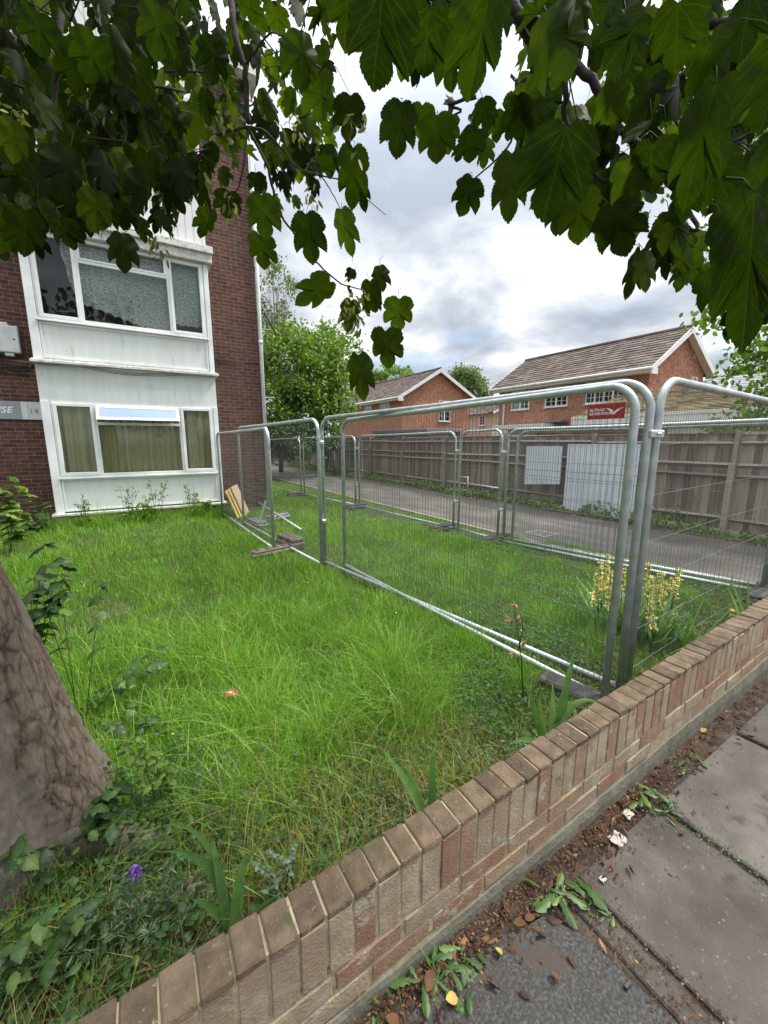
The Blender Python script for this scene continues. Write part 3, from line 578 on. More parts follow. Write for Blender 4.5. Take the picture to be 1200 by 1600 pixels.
# utility box on the wall
jb = empty('utility_box', (-1.85, YW, 3.3), 'pale grey utility box fixed to the dark brick wall left of the window bay', 'utility box')
mb = MB(); q0, q1 = AY(33, 552, YW-.12), AY(29, 510, YW-.12); mb.bevbox(-2.25, YW-.12, q0[2], q0[0], YW, q1[2], 0.015); mb.build('case', M['box_grey'], jb)
bx_ = q0[0]; zl, zh = q0[2], q1[2]; mb = MB(); mb.bevbox(bx_-.28, YW-.10, zh+.002, bx_-.13, YW-.02, zh+.05, 0.012); mb.mark(); mb.bevbox(bx_-.23, YW-.10, zl-.06, bx_-.10, YW-.02, zl-.002, 0.012); mb.build_each('gland', M['box_grey'], jb)
mb = MB(); mb.tube([(bx_-.07, YW-.121, (zl+zh)/2), (bx_-.07, YW-.124, (zl+zh)/2)], 0.016, 12, smooth=False); mb.build('lock', M['cable'], jb)
# building sign
def text(body, size, loc, mt, parent, name='lettering', xdir=(1, 0, 0), updir=(0, 0, 1), extr=0.002, shear=0.0, bold=0.0, spacing=1.0, align='LEFT'):
    c = bpy.data.curves.new(name, 'FONT'); c.body = body; c.size = size; c.extrude = extr; c.shear = shear; c.offset = bold; c.space_character = spacing; c.align_x = align
    t = bpy.data.objects.new('tmp', c); COL.objects.link(t); bpy.context.view_layer.update()
    me = bpy.data.meshes.new_from_object(t.evaluated_get(bpy.context.evaluated_depsgraph_get())); bpy.data.objects.remove(t)
    X = Vector(xdir).normalized(); U = Vector(updir).normalized(); Z = X.cross(U); mm = Matrix.Identity(4)
    for i in range(3): mm[i][0] = X[i]; mm[i][1] = U[i]; mm[i][2] = Z[i]; mm[i][3] = loc[i]
    me.transform(mm); me.materials.clear(); me.materials.append(mt); me.name = name
    return link(name, me, parent)
sg = empty('building_sign', (-2.1, YW, 2.2), 'grey and white name board reading HOUSE and 14 on the dark brick wall', 'sign')
sy = YW-.03; sx0, sx1, sx2 = AY(33, 640, sy)[0], AY(69, 640, sy)[0], AY(44, 640, sy)[0]; sz0, sz1 = AY(50, 655.5, sy)[2], AY(50, 628, sy)[2]
mb = MB(); mb.box(-3.6, sy, sz0, sx0, YW, sz1); mb.build('name_board', M['sign_grey'], sg)
mb = MB(); mb.box(sx0+.002, sy, sz0, sx1, YW, sz1); mb.build('number_board', M['sign_pale'], sg)
mb = MB(); mb.box(sx2-.004, sy-.003, sz0, sx2+.004, sy-.0005, sz1); mb.build('divider', M['sign_grey'], sg)
text('HOUSE', 0.155, (AY(19, 645, sy)[0], sy-.001, AY(19, 645, sy)[2]), M['sign_white'], sg, shear=0.25, bold=0.004, spacing=1.08, align='RIGHT')
text('14', 0.13, (AY(45.5, 646, sy)[0], sy-.001, AY(46, 646, sy)[2]), M['sign_grey'], sg, bold=0.004, spacing=1.15)
# scaffold tower beyond the corner
sc = empty('scaffold_tower', (3.2, 13.2, 0), 'slim scaffold of steel tubes and couplers rising beyond the corner of the flats', 'scaffold')
mb = MB()
for x, y in ((3.42, 12.9), (3.72, 14.2)): mb.tube([(x, y, 0), (x, y, 8.8)], 0.025, 6); mb.mark()
mb.build_each('upright', M['wire'], sc)
mb = MB()
for z in (2.6, 4.6, 5.4, 7.6): mb.tube([(3.0, 12.8, z), (3.95, 14.3, z+.03)], 0.024, 6); mb.mark(); mb.tube([(3.1, 12.95, z+.35), (3.8, 12.85, z+.35)], 0.024, 6); mb.mark()
mb.tube([(3.4, 12.9, 5.9), (4.1, 13.2, 4.9)], .024, 6); mb.mark(); mb.tube([(3.2, 12.9, 2.5), (3.9, 13.6, 3.0)], .024, 6)
mb.build_each('ledger', M['wire'], sc)
mb = MB()
for z in (2.6, 3.4, 4.6, 5.4, 6.6): mb.bevbox(3.36, 12.84, z-.05, 3.48, 12.96, z+.05, .012); mb.mark()
mb.build_each('coupler', M['black_rubber'], sc)
# ================================================================== SITE FENCE PANELS
RT = 0.0225
def panel(A, B, zb, zA, zB, label, group='temporary fence panels around the lawn', rc=0.17, dx=0.036, feet_z=-0.01, rads=None, levels=(0.28, 0.56, 0.84, 0.87, 1.15, 1.43, 1.70), bend=0.0, wr=0.0013):
    A = np.array(A[:2], float); B = np.array(B[:2], float); Lp = np.linalg.norm(B-A); u = (B-A)/Lp; nrm = np.array([-u[1], u[0]])
    P = lambda s, z, o=0: (*(A+u*s+nrm*o), z)
    zt = lambda s: zA+(zB-zA)*s/Lp
    t = empty('mesh_fence', (*((A+B)/2), 0), label, 'fence panel', group)
    mb = MB(); path = [P(0, feet_z), P(0, zA-rc)]
    for i in range(1, 8): a = i/8*math.pi/2; path.append(P(rc*(1-math.cos(a)), zA-rc+rc*math.sin(a)))
    path += [P(rc, zt(rc)), P(Lp*.5, zt(Lp*.5)-0.006), P(Lp-rc, zt(Lp-rc))]
    for i in range(1, 8): a = i/8*math.pi/2; path.append(P(Lp-rc+rc*math.sin(a), zB-rc+rc*math.cos(a)))
    path += [P(Lp, zB-rc), P(Lp, feet_z)]
    mb.tube(path, RT, 10); mb.build('frame', M['metal'], t)
    mb = MB(); mb.tube([P(0.0, zb), P(Lp*.5, zb-.004), P(Lp, zb)], RT*0.9, 8); mb.build('bottom_rail', M['metal'], t)
    mb = MB(); n = int(Lp/dx); s0 = (Lp-n*dx)/2
    for i in range(1, n):
        s = s0+i*dx; e = min(s, Lp-s); top_ = zt(s)-(rc-math.sqrt(max(0, rc*rc-(rc-e)**2)) if e < rc else 0)
        mb.tube([P(s, zb, .012), P(s, top_, .012)], wr, 3, cap=False)
    for z in levels:
        zz = zb+(z/2.0)*(zt(0)-zb)
        pts = [P(s, zz+bend*math.sin(math.pi*s/Lp)*(1+.5*math.sin(z*9)), .016) for s in np.linspace(0.01, Lp-.01, 14)]
        mb.tube(pts, wr*1.35, 4, cap=False)
    mb.build('wire_mesh', M['wire'], t)
    return t
def clamp(parent, x, y, z, az):
    mb = MB(); c, s = math.cos(az), math.sin(az); vs = MB(); vs.bevbox(-.052, -.027, -.022, .052, .027, .022, .006); vs.tube([(0, -.045, 0), (0, .045, 0)], .008, 6); 
    vs.v = [(x+a*c-b*s, y+a*s+b*c, z+d) for a, b, d in vs.v]; vs.build('clamp', M['clamp'], parent)
g5 = lambda px, py: G(px, py, 0.06)[:2]
A1R, A1L = np.array([2.508, 1.20]), g5(508, 878)
pA1 = panel(A1R, A1L, 0.06, 1.96, 1.895, 'long steel mesh fence panel in front, with the red sign hanging near its right end', wr=0.0017)
u = (A1L-A1R)/np.linalg.norm(A1L-A1R)
B1R, B1L = g5(944, 1094), g5(539, 884)
pB1 = panel(B1R, B1L, 0.07, 1.92, 1.86, 'second steel mesh fence panel doubled up behind the long front one, slightly shorter', rc=0.15)
A0L, A0R = np.array([2.575, 1.185]), np.array([6.0, 1.27])
pA0 = panel(A0L, A0R, -0.02, 1.97, 1.93, 'steel mesh fence panel standing behind the brick wall at the right', bend=0.03, levels=(.16, .44, .74, 1.02, 1.32, 1.62))
A2R, A2L = g5(503, 881), g5(381, 815)
pA2 = panel(A2R, A2L, 0.05, 1.885, 1.87, 'steel mesh fence panel left of the long front one, ending by the boards')
A3R = g5(430, 856)+np.array([-.02, 0]); A3L = np.array([1.47, 9.3])
pA3 = panel(A3R, A3L, 0.05, 1.80, 1.78, 'steel mesh fence panel reaching the corner of the white window bay')
K = [g5(1193, 924), g5(786, 845), g5(777, 842), g5(716, 826), g5(708, 824), g5(562, 789), g5(556, 788), g5(476, 772), g5(471, 771), g5(414, 757)]
mat_top = lambda P: 1.78+0.018*max(0, P[0]-4.3)*4 if False else 1.80+0.03*(P[0]-5)
pB = [panel(K[0], K[1], 0.05, 1.83, 1.79, 'steel mesh fence panel beside the road, right of the narrow gate, lowest rails doubled'),
      panel(K[0]+np.array([.07, .03]), K[1]+np.array([.09, -.10]), 0.09, 1.80, 1.76, 'spare steel mesh fence panel leaning against the roadside one right of the gate')]
gate = panel(K[2], K[3], 0.06, 1.80, 1.78, 'narrow steel mesh gate panel with a bolt in the roadside fence', dx=0.036)
uu = (K[3]-K[2])/np.linalg.norm(K[3]-K[2])
mb = MB(); q = lambda s, z: (*(K[2]+uu*s), z)
Lg = np.linalg.norm(K[3]-K[2]); mb.tube([q(0, .88), q(Lg-.2, .90), q(Lg-.2, .72)], .013, 6); mb.tube([q(Lg-.2, 1.0), q(Lg, 1.0)], .01, 6); mb.tube([q(Lg-.2, .78), q(Lg, .78)], .01, 6); mb.tube([q(Lg-.2, 1.02), q(Lg-.2, .7)], .012, 6)
mb.build('bolt', M['metal'], gate)
panel(K[4], K[5], 0.05, 1.78, 1.74, 'steel mesh fence panel beside the road, left of the narrow gate')
panel(K[6], K[7], 0.05, 1.74, 1.70, 'steel mesh fence panel beside the road, second left of the gate')
panel(K[8], K[9], 0.05, 1.70, 1.66, 'farthest steel mesh fence panel, partly hidden by the flats')
azA = math.atan2(u[1], u[0])
clamp(pA1, (A1R[0]+A0L[0])/2, (A1R[1]+A0L[1])/2-.01, 1.66, math.atan2(A0L[1]-A1R[1], A0L[0]-A1R[0]))
for z in (0.62, 1.60): clamp(pA2, *((A1L+A2R)/2), z, azA)
for a, b in ((K[1], K[2]), (K[3], K[4]), (K[5], K[6])):
    for z in (0.55, 1.45): clamp(pB[0] if a is K[1] else gate if a is K[3] else gate, *((a+b)/2), z, azA+.1)
def foot(x, y, az, mt, label, size=(0.62, 0.22, 0.12), z=0.0, holes=True):
    t = empty('rubber_block', (x, y, z), label, 'fence foot', 'feet under the fence posts', az)
    mb = MB(); lx, ly, lz = size; mb.bevbox(-lx/2, -ly/2, 0, lx/2, ly/2, lz*.62, .02); mb.bevbox(-lx*.46, -ly*.40, lz*.62-.001, lx*.46, ly*.40, lz, .015)
    mb.build('block', mt, t, world=False)
    if holes:
        mb = MB()
        for s in (-.33, -.11, .11, .33): mb.bevbox(s*lx-.035, -ly*.22, lz-.003, s*lx+.035, ly*.22, lz+.002, .001); mb.mark()
        mb.build_each('socket', M['cable'], t, world=False)
    return t
p = G(862, 1095); foot(p[0]+.14, p[1]-.12, azA+.03, M['black_rubber'], 'black rubber fence foot under the doubled rails behind the brick wall', (0.60, 0.19, 0.12), z=-.03, holes=True)
p = G(440, 858); foot(1.52, 5.66, R(12), M['foot_brown'], 'low brown block lying across under the fence rail, left of the post', (0.62, 0.19, 0.09))
p = G(456, 850); foot(1.90, 5.92, R(98), M['foot_brown'], 'taller brown perforated block just right of the fence rail', (0.55, 0.25, 0.17))
p = G(392, 820); foot(p[0]+.1, p[1]-.1, R(100), M['foot_grey'], 'grey block between the stacked boards and the lawn fence', (0.6, 0.22, 0.11))
p = G(430, 815); foot(p[0]+.1, p[1]+.2, R(30), M['foot_grey'], 'grey block lying loose behind the lawn fence, farther right', (0.6, 0.22, 0.11))
for i, (px, py, lb) in enumerate(((692, 828, 'black fence foot left of the narrow gate'), (775, 846, 'black fence foot under the right gate post'), (556, 794, 'black fence foot under the clamped roadside posts left of the gate'), (465, 775, 'black fence foot at the far roadside posts'), (1188, 935, 'black fence foot in the corner by the brick wall and the roadside fence'))):
    p = G(px, py); foot(p[0], p[1], R(8), M['black_rubber'], lb, (0.66, 0.2, 0.11))
# loose tubes
mb = MB(); a, b = G(405, 793), G(470, 836); mb.tube([(a[0], a[1], .12), (b[0], b[1], .10)], .02, 8)
tag(mb.build('steel_tube', M['metal']), 'loose steel tube lying in the grass behind the lawn fence', 'tube')
a, b = AY(402, 795, 7.9), AY(412, 815, 7.6); mb = MB(); mb.box(0, 0, 0, .05, .012, .5); 
mb.v = [(a[0]+x+z*.25, a[1]+y-z*.2, .02+z*.9) for x, y, z in mb.v]; tag(mb.build('wooden_batten', M['sign_pale']), 'short pale batten propped among the grey blocks', 'batten')
# red sign
dA = (A1R-A1L)/np.linalg.norm(A1R-A1L)
def onA(px, py, off=0.0):
    d = ray(px, py); n = np.array([-dA[1], dA[0]]); t = (n@A1R)/(n@d[:2]); return C0+d*t
s0 = onA(920, 656); s1 = onA(978, 654); sL = np.linalg.norm(s1[:2]-s0[:2]); ztop = onA(920, 633)[2]; zbot = s0[2]
nv = Vector((dA[1], -dA[0], 0)); nv = nv if nv.dot(Vector((C0[0]-s0[0], C0[1]-s0[1], 0))) > 0 else -nv
sgn = empty('supplier_sign', (s0[0], s0[1], zbot), 'small red sign with white lettering and a wing emblem on the front mesh fence panel', 'sign')
dv = Vector((dA[0], dA[1], 0)); o0 = Vector((s0[0], s0[1], 0))+nv*0.024
def sp(s, z, o=0): return tuple(o0+dv*s+nv*o+Vector((0, 0, z)))
mb = MB(); hh = ztop-zbot
mb.add([sp(0, zbot), sp(sL, zbot), sp(sL, ztop), sp(0, ztop), sp(0, zbot, .003), sp(sL, zbot, .003), sp(sL, ztop, .003), sp(0, ztop, .003)], [(0, 1, 2, 3), (4, 5, 6, 7), (0, 1, 5, 4), (1, 2, 6, 5), (2, 3, 7, 6), (3, 0, 4, 7)])
mb.build('plate', M['sign_red'], sgn)
text('ALTRAD', hh*.26, sp(sL*.05, zbot+hh*.52, .0035), M['sign_white'], sgn, xdir=dv, extr=.0004, bold=.0006)
text('GENERATION', hh*.24, sp(sL*.05, zbot+hh*.28, .0035), M['sign_white'], sgn, xdir=dv, extr=.0004, bold=.0006)
mb = MB(); W = [(.48, .70), (.58, .68), (.66, .60), (.70, .50), (.72, .44), (.80, .60), (.90, .68), (.98, .71), (.88, .60), (.79, .42), (.73, .26), (.66, .34), (.62, .48), (.56, .60)]
mb.add([sp(sL*a, zbot+hh*b, .0042) for a, b in W]+[sp(sL*a, zbot+hh*b, .0032) for a, b in W], [tuple(range(14)), tuple(range(14, 28))]+[(i, (i+1) % 14, 14+(i+1) % 14, 14+i) for i in range(14)])
mb.build('emblem', M['sign_white'], sgn)
# boards stacked against the bay
for i, (lb, mt) in enumerate((('yellow board leaning at the front of the stack beside the window bay', M['yellow_board']), ('middle yellow board of the leaning stack beside the window bay', M['yellow_board']), ('rear board of the leaning stack, brown edge showing', M['board_edge']))):
    mb = MB(); mb.bevbox(0, 0, 0, 0.62, 0.03, 0.62+.03*i, .003)
    az = R(68); lean = R(20); x0, y0 = 1.66+.075*i, 8.55+.06*i
    vs = []
    for x, y, z in mb.v:
        yy = y*math.cos(lean)-z*math.sin(lean)*-1; zz = z*math.cos(lean)-y*math.sin(lean)
        lx, ly = x, -yy if False else yy
        vs.append((x0+lx*math.cos(az)-ly*math.sin(az), y0+lx*math.sin(az)+ly*math.cos(az), .03+zz))
    mb.v = vs; tag(mb.build('board', mt), lb, 'board', 'boards leaning beside the window bay')
# ================================================================== TIMBER FENCE
XF = 8.6; tf = empty('timber_fence', (XF, 10, 0), 'weathered close board timber fence along the far side of the road', 'fence')
def sag(y): return 1.74+0.02*math.sin(y*.8)+0.012*math.sin(y*2.3)
mb = MB(); y = 0.2
while y < 34:
    wd = random.uniform(.095, .11); zt = sag(y)+random.uniform(-.012, .012); o_ = random.uniform(0, .014)
    if random.random() > .012: mb.box(XF+.03+o_, y, .10, XF+.045+o_, y+wd*.94, zt, 0, jit=.004)
    y += wd
mb.build('boards', M['timber'], tf)
mb = MB(); y = 0.2
while y < 34:
    for z, d in ((0.30, .05), (1.02, .055), (1.22, .05), (1.60, .05)):
        if z == 0.30 and random.random() < .25: continue
        a = random.uniform(-.02, .02); b = random.uniform(-.02, .02)
        mb.add([(XF-.02, y, z+a), (XF+.028, y, z-.035+a), (XF+.028, y, z+.035+a), (XF-.02, y+2.45, z+b), (XF+.028, y+2.45, z-.035+b), (XF+.028, y+2.45, z+.035+b)], [(0, 1, 2), (3, 5, 4), (0, 3, 4, 1), (1, 4, 5, 2), (2, 5, 3, 0)])
    y += 2.5
mb.build('rail', M['timber_rail'], tf)
y = 0.2; k = 0
while y < 34:
    mb = MB(); h = 1.28+random.uniform(-.06, .10); ln = random.uniform(-.02, .02)
    mb.bevbox(XF-.10, y-.04, -.1, XF-.005, y+.04, h, .008, jit=.006); mb.box(XF-.03, y-.03, h-.1, XF+.03, y+.03, 1.80); mb.build('post', M['timber_rail'], tf); y += 2.5
mb = MB(); y = 0.2
while y < 34: mb.box(XF+.025, y, 1.735, XF+.075, y+2.5, 1.765, jit=.012); y += 2.5
mb.build('capping', M['timber'], tf)
def tin(px0, px1, py0, py1, label, dz=0.0):
    a = AX(px0, py0, XF-.14); b = AX(px1, py0, XF-.14); c = AX(px0, py1, XF-.14); c2 = AX(px1, py1, XF-.14)
    ya, yb = b[1], a[1]; n = int((ya-yb)/.0125*-1) or 2; n = abs(n); vs = []
    for i in range(n+1):
        t = i/n; y = ya+(yb-ya)*t; zt = b[2]+(a[2]-b[2])*t; zb = max(.01, c2[2]+(c[2]-c2[2])*t); x = XF-.14+(.008 if (i % 6) < 3 else -.008)
        vs += [(x, y, zb), (x, y, zt), (x+.003, y, zb), (x+.003, y, zt)]
    mb = MB(); mb.add(vs, [q for i in range(n) for q in ((4*i, 4*i+1, 4*i+5, 4*i+4), (4*i+2, 4*i+6, 4*i+7, 4*i+3), (4*i+1, 4*i+3, 4*i+7, 4*i+5))])
    tag(mb.build('metal_sheet', M['zinc']), label, 'metal sheet', 'pale sheets fixed over the timber fence')
tin(823, 879, 697, 757, 'small square ribbed metal sheet fixed high on the timber fence')
tin(888, 1001, 694, 812, 'large ribbed metal sheet covering the timber fence down to the road')
dg = G(846, 833); gr = empty('drain_cover', dg, 'slotted iron drain cover set in the road beside the verge of the site fence', 'drain cover')
mb = MB(); mb.bevbox(dg[0]-.22, dg[1]-.22, -.01, dg[0]+.22, dg[1]+.22, .002, .003); mb.build('frame', M['foot_grey'], gr)
mb = MB()
for i in range(6): mb.bevbox(dg[0]-.16, dg[1]-.17+i*.06, .001, dg[0]+.16, dg[1]-.14+i*.06, .0045, .001); mb.mark()
mb.build_each('slot', M['cable'], gr)
# ================================================================== HOUSES
def tiled_slope(mb, e0, e1, r0, r1, course=0.25, th=0.035, along=0.36):
    """lapped courses between the eave edge e0-e1 and the ridge edge r0-r1"""
    e0, e1, r0, r1 = map(Vector, (e0, e1, r0, r1)); n = max(2, int((r0-e0).length/course)); nrm = (e1-e0).cross(r0-e0).normalized()
    if nrm.z < 0: nrm = -nrm
    for i in range(n):
        t0, t1 = i/n, min(1, (i+1.15)/n); a, b, c, d = e0.lerp(r0, t0), e1.lerp(r1, t0), e1.lerp(r1, t1), e0.lerp(r0, t1)
        m_ = max(1, int(max((b-a).length, .1)/along))
        for j in range(m_):
            s0, s1 = j/m_, (j+1)/m_; A, B, Cc, Dd = a.lerp(b, s0), a.lerp(b, s1), d.lerp(c, s1), d.lerp(c, s0); q = nrm*(th+random.uniform(-.006, .006))
            mb.add([A+q, B+q, Cc+nrm*.004, Dd+nrm*.004, A-nrm*.01, B-nrm*.01], [(0, 1, 2, 3), (4, 5, 1, 0)], 0)
def casement(mb_f, mb_p, axis, pos, a0, a1, z0, z1, lights=2, out=-1, fan=True, wd=.05):
    """white casement window with small panes in a wall at axis=pos; returns nothing, fills frame and pane builders"""
    def bx(mb, u0, u1, za, zb, d0, d1):
        lo, hi = sorted((pos+out*d0, pos+out*d1))
        if axis == 'x': mb.box(lo, u0, za, hi, u1, zb)
        else: mb.box(u0, lo, za, u1, hi, zb)
    bx(mb_p, a0+.02, a1-.02, z0+.02, z1-.02, .004, .014)
    bx(mb_f, a0, a0+wd, z0, z1, .0, .06); bx(mb_f, a1-wd, a1, z0, z1, .0, .06); bx(mb_f, a0+wd, a1-wd, z0, z0+wd, .0, .061); bx(mb_f, a0+wd, a1-wd, z1-wd, z1, .0, .061)
    bx(mb_f, a0-.04, a1+.04, z0-.05, z0-.002, .0, .10)
    W = (a1-a0-wd*2)/lights; zf = z1-(z1-z0)*.30 if fan else z1-wd
    if fan: bx(mb_f, a0+wd, a1-wd, zf-.025, zf+.025, .002, .055)
    for k in range(lights):
        l0, l1 = a0+wd+W*k, a0+wd+W*(k+1)
        if k: bx(mb_f, l0-.035, l0+.035, z0+wd, z1-wd, .003, .058)
        bx(mb_f, (l0+l1)/2-.011, (l0+l1)/2+.011, z0+wd, zf, .012, .03)
        for i in (1, 2): zz = z0+wd+(zf-z0-wd)*i/3; bx(mb_f, l0+.03, l1-.03, zz-.010, zz+.010, .014, .028)
def gable_house(name, label, xe, ze, y0, y1, xr, zr, xe2, ze2, over=0.42, gover=0.32, brick='house_brick', roof='tile', wins=(), gwins=(), cat='house'):
    h = empty(name, ((xe+xe2)/2, (y0+y1)/2, 0), label, cat)
    x0, x1 = xe+over, xe2-over; s1 = (zr-ze)/(xr-xe); s2 = (zr-ze2)/(xe2-xr); z0 = ze+s1*over-.06; z1 = ze2+s2*over-.06
    mb = MB(); mb.prism([(x0, -.3), (x1, -.3), (x1, z1), (xr, zr-.08), (x0, z0)], 'y', y0+gover, y1-gover); mb.build('wall', M[brick], h)
    mb = MB(); tiled_slope(mb, (xe-.05, y0, ze+.03), (xe-.05, y1, ze+.03), (xr, y0, zr+.05), (xr, y1, zr+.05)); tiled_slope(mb, (xe2+.05, y0, ze2+.03), (xe2+.05, y1, ze2+.03), (xr, y0, zr+.05), (xr, y1, zr+.05))
    y = y0
    while y < y1-.01: mb.tube([(xr, y, zr+.07), (xr, min(y+.44, y1), zr+.07)], .09, 8, smooth=False); y += .45
    rf = mb.build('roof', M[roof], h)
    mb = MB()
    for ya, yb in ((y0-.03, y0), (y1, y1+.03)):
        mb.prism([(xe-.08, ze-.20), (xr, zr-.20), (xr, zr+.06), (xe-.08, ze+.04)], 'y', ya, yb); mb.prism([(xr+.001, zr-.20), (xe2+.08, ze2-.20), (xe2+.08, ze2+.04), (xr+.001, zr+.06)], 'y', ya, yb)
        mb.bevbox(xe-.10, ya-.012, ze-.26, xe+.30, yb+.02, ze-.02, .005); mb.bevbox(xe2-.30, ya-.012, ze2-.26, xe2+.10, yb+.02, ze2-.02, .005)
    # soffits
    mb.add([(xe, y0+.002, ze-.05), (xr, y0+.002, zr-.05), (xr, y0+gover, zr-.05), (xe, y0+gover, ze-.05)], [(0, 1, 2, 3)]); mb.add([(xe2, y0+.002, ze2-.05), (xr, y0+.002, zr-.05), (xr, y0+gover, zr-.05), (xe2, y0+gover, ze2-.05)], [(0, 1, 2, 3)])
    mb.box(xe+.002, y0+.002, ze-.17, x0-.002, y1-.002, ze-.15); mb.box(xe-.03, y0+.002, ze-.17, xe, y1-.002, ze+.01)
    mb.build('bargeboard', M['white_paint'], h)
    mb = MB(); mb.tube([(xe-.09, y0, ze-.03), (xe-.09, y1, ze-.03)], .06, 8); mb.build('gutter', M['white_paint'], h)
    for (a0, a1, za, zb, n) in wins:
        f_, p_ = MB(), MB(); casement(f_, p_, 'x', x0, a0, a1, za, zb, n); f = f_.build('window', M['upvc'], h); p_.build('pane', M['dark_glass'], f)
    for (a0, a1, za, zb, n, fan) in gwins:
        f_, p_ = MB(), MB(); casement(f_, p_, 'y', y0+gover, a0, a1, za, zb, n, fan=fan); f = f_.build('window', M['upvc'], h); p_.build('pane', M['dark_glass'], f)
    return h
X1 = 18.0; xe = X1-.42
e_ = AX(1021, 573, xe); eL = AX(766, 609, xe); pk = AY(1083, 512, e_[1]); e2 = AY(1118, 588, e_[1])
def wz(px0, px1, pyb, X=X1): a = AX(px0, pyb, X); b = AX(px1, pyb, X); return b[1], a[1], (a[2]+b[2])/2
ws = []
for p0, p1, pb, n in ((800, 827, 640, 2), (852, 887, 635, 2), (915, 974, 629, 4)):
    a, b, z = wz(p0, p1, pb); ws.append((a, b, AX((p0+p1)/2, pb, X1)[2], e_[2]-.22, n))
gy = e_[1]+.32; ga = AY(1079, 600, gy); gb = AY(1087, 588, gy)
rh = gable_house('brick_house', 'larger orange brick house with a brown tiled roof and white bargeboards behind the red sign', xe, e_[2], e_[1], eL[1], pk[0], pk[2], e2[0], e2[2],
    wins=ws, gwins=[(ga[0], gb[0]+.1, ga[2]-.05, gb[2]-.05, 1, False)])
mb = MB(); v_ = AY(1085, 557, gy); mb.box(v_[0]-.12, gy-.015, v_[2]-.1, v_[0]+.12, gy-.003, v_[2]+.1); mb.build('vent', M['beige'], rh)
# canopies, ground-floor windows, band of the larger house
mb = MB()
a, b = AX(770, 668, X1-1.2), AX(850, 660, X1-1.2); mb.bevbox(X1-1.2, b[1], a[2]-.12, X1-.001, a[1], a[2]+.10, .01); rhp = mb.build('porch_roof', M['old_paint'], rh)
mb = MB(); a, b = AX(846, 660, X1-.6), AX(877, 656, X1-.6); mb.bevbox(X1-.6, b[1], a[2]-.02, X1-.001, a[1], a[2]+.10, .01); mb.build('porch_roof', M['slate'], rh)
mb = MB(); a, b = AX(885, 669, X1-.5), AX(985, 655, X1-.5); mb.bevbox(X1-.5, b[1], a[2]-.05, X1-.002, a[1], a[2]+.08, .01); mb.build('canopy', M['white_paint'], rh)
mb = MB(); a, b = AX(768, 682, X1), AX(838, 682, X1); mb.box(X1-.03, b[1], 1.2, X1-.003, a[1], a[2]+.35); mb.build('door_surround', M['white_paint'], rh)
f_, p_ = MB(), MB(); a, b, z = wz(894, 935, 700); casement(f_, p_, 'x', X1, a, b, .9, AX(915, 679, X1)[2], 3, fan=False); f = f_.build('window', M['upvc'], rh); p_.build('pane', M['dark_glass'], f)
mb = MB(); a = AX(781, 612, X1-.03); mb.tube([(X1-.05, eL[1]-.75, 0), (X1-.05, eL[1]-.75, e_[2]-.15)], .05, 8); mb.build('downpipe', M['white_paint'], rh)
# left house
X2 = 16.0; l0 = AX(624, 620, X2-.42); lp = AY(689, 577, l0[1]); l2 = AY(743, 622, l0[1]); gy2 = l0[1]+.3
ga = AY(685, 658, gy2); gb = AY(703, 627, gy2)
wl = []
for p0, p1, pb in ((570, 581, 645), (595, 609, 643)): a, b, z = wz(p0, p1, pb, X2); wl.append((a, b, z, l0[2]-.2, 2))
gable_house('brick_house', 'smaller orange brick house seen gable end on, left of the larger house', X2-.42, l0[2], l0[1], l0[1]+11, lp[0], lp[2], l2[0], l2[2], wins=wl, gwins=[(ga[0], gb[0], ga[2], gb[2], 2, True)], gover=.3)
# beige house between
X3 = 27; a = AX(741, 668, X3); b = AX(771, 668, X3); r = AX(735, 634, X3+3)
bh = empty('beige_house', (X3, a[1], 0), 'small beige walled house with a low brown roof between the two brick houses', 'house')
zt = AX(750, 646, X3)[2]
mb = MB(); mb.box(X3, b[1], -.2, X3+6, a[1]+3, zt); mb.build('wall', M['beige'], bh)
mb = MB(); tiled_slope(mb, (X3-.35, b[1]-.3, zt), (X3-.35, a[1]+3.3, zt), (X3+3, b[1]-.3, zt+1.3), (X3+3, a[1]+3.3, zt+1.3)); tiled_slope(mb, (X3+6.3, b[1]-.3, zt), (X3+6.3, a[1]+3.3, zt), (X3+3, b[1]-.3, zt+1.3), (X3+3, a[1]+3.3, zt+1.3)); mb.build('roof', M['tile'], bh)
mb = MB(); mb.prism([(X3-.4, zt-.15), (X3+3, zt+1.15), (X3+3, zt+1.33), (X3-.4, zt+.05)], 'y', b[1]-.34, b[1]-.30); mb.build('bargeboard', M['white_paint'], bh)
mb = MB(); c = AX(754, 655, X3); f_, p_ = MB(), MB(); casement(f_, p_, 'x', X3, c[1]-.35, c[1]+.35, c[2]-.55, c[2]+.3, 1, fan=False); f = f_.build('window', M['upvc'], bh); p_.build('pane', M['dark_glass'], f)
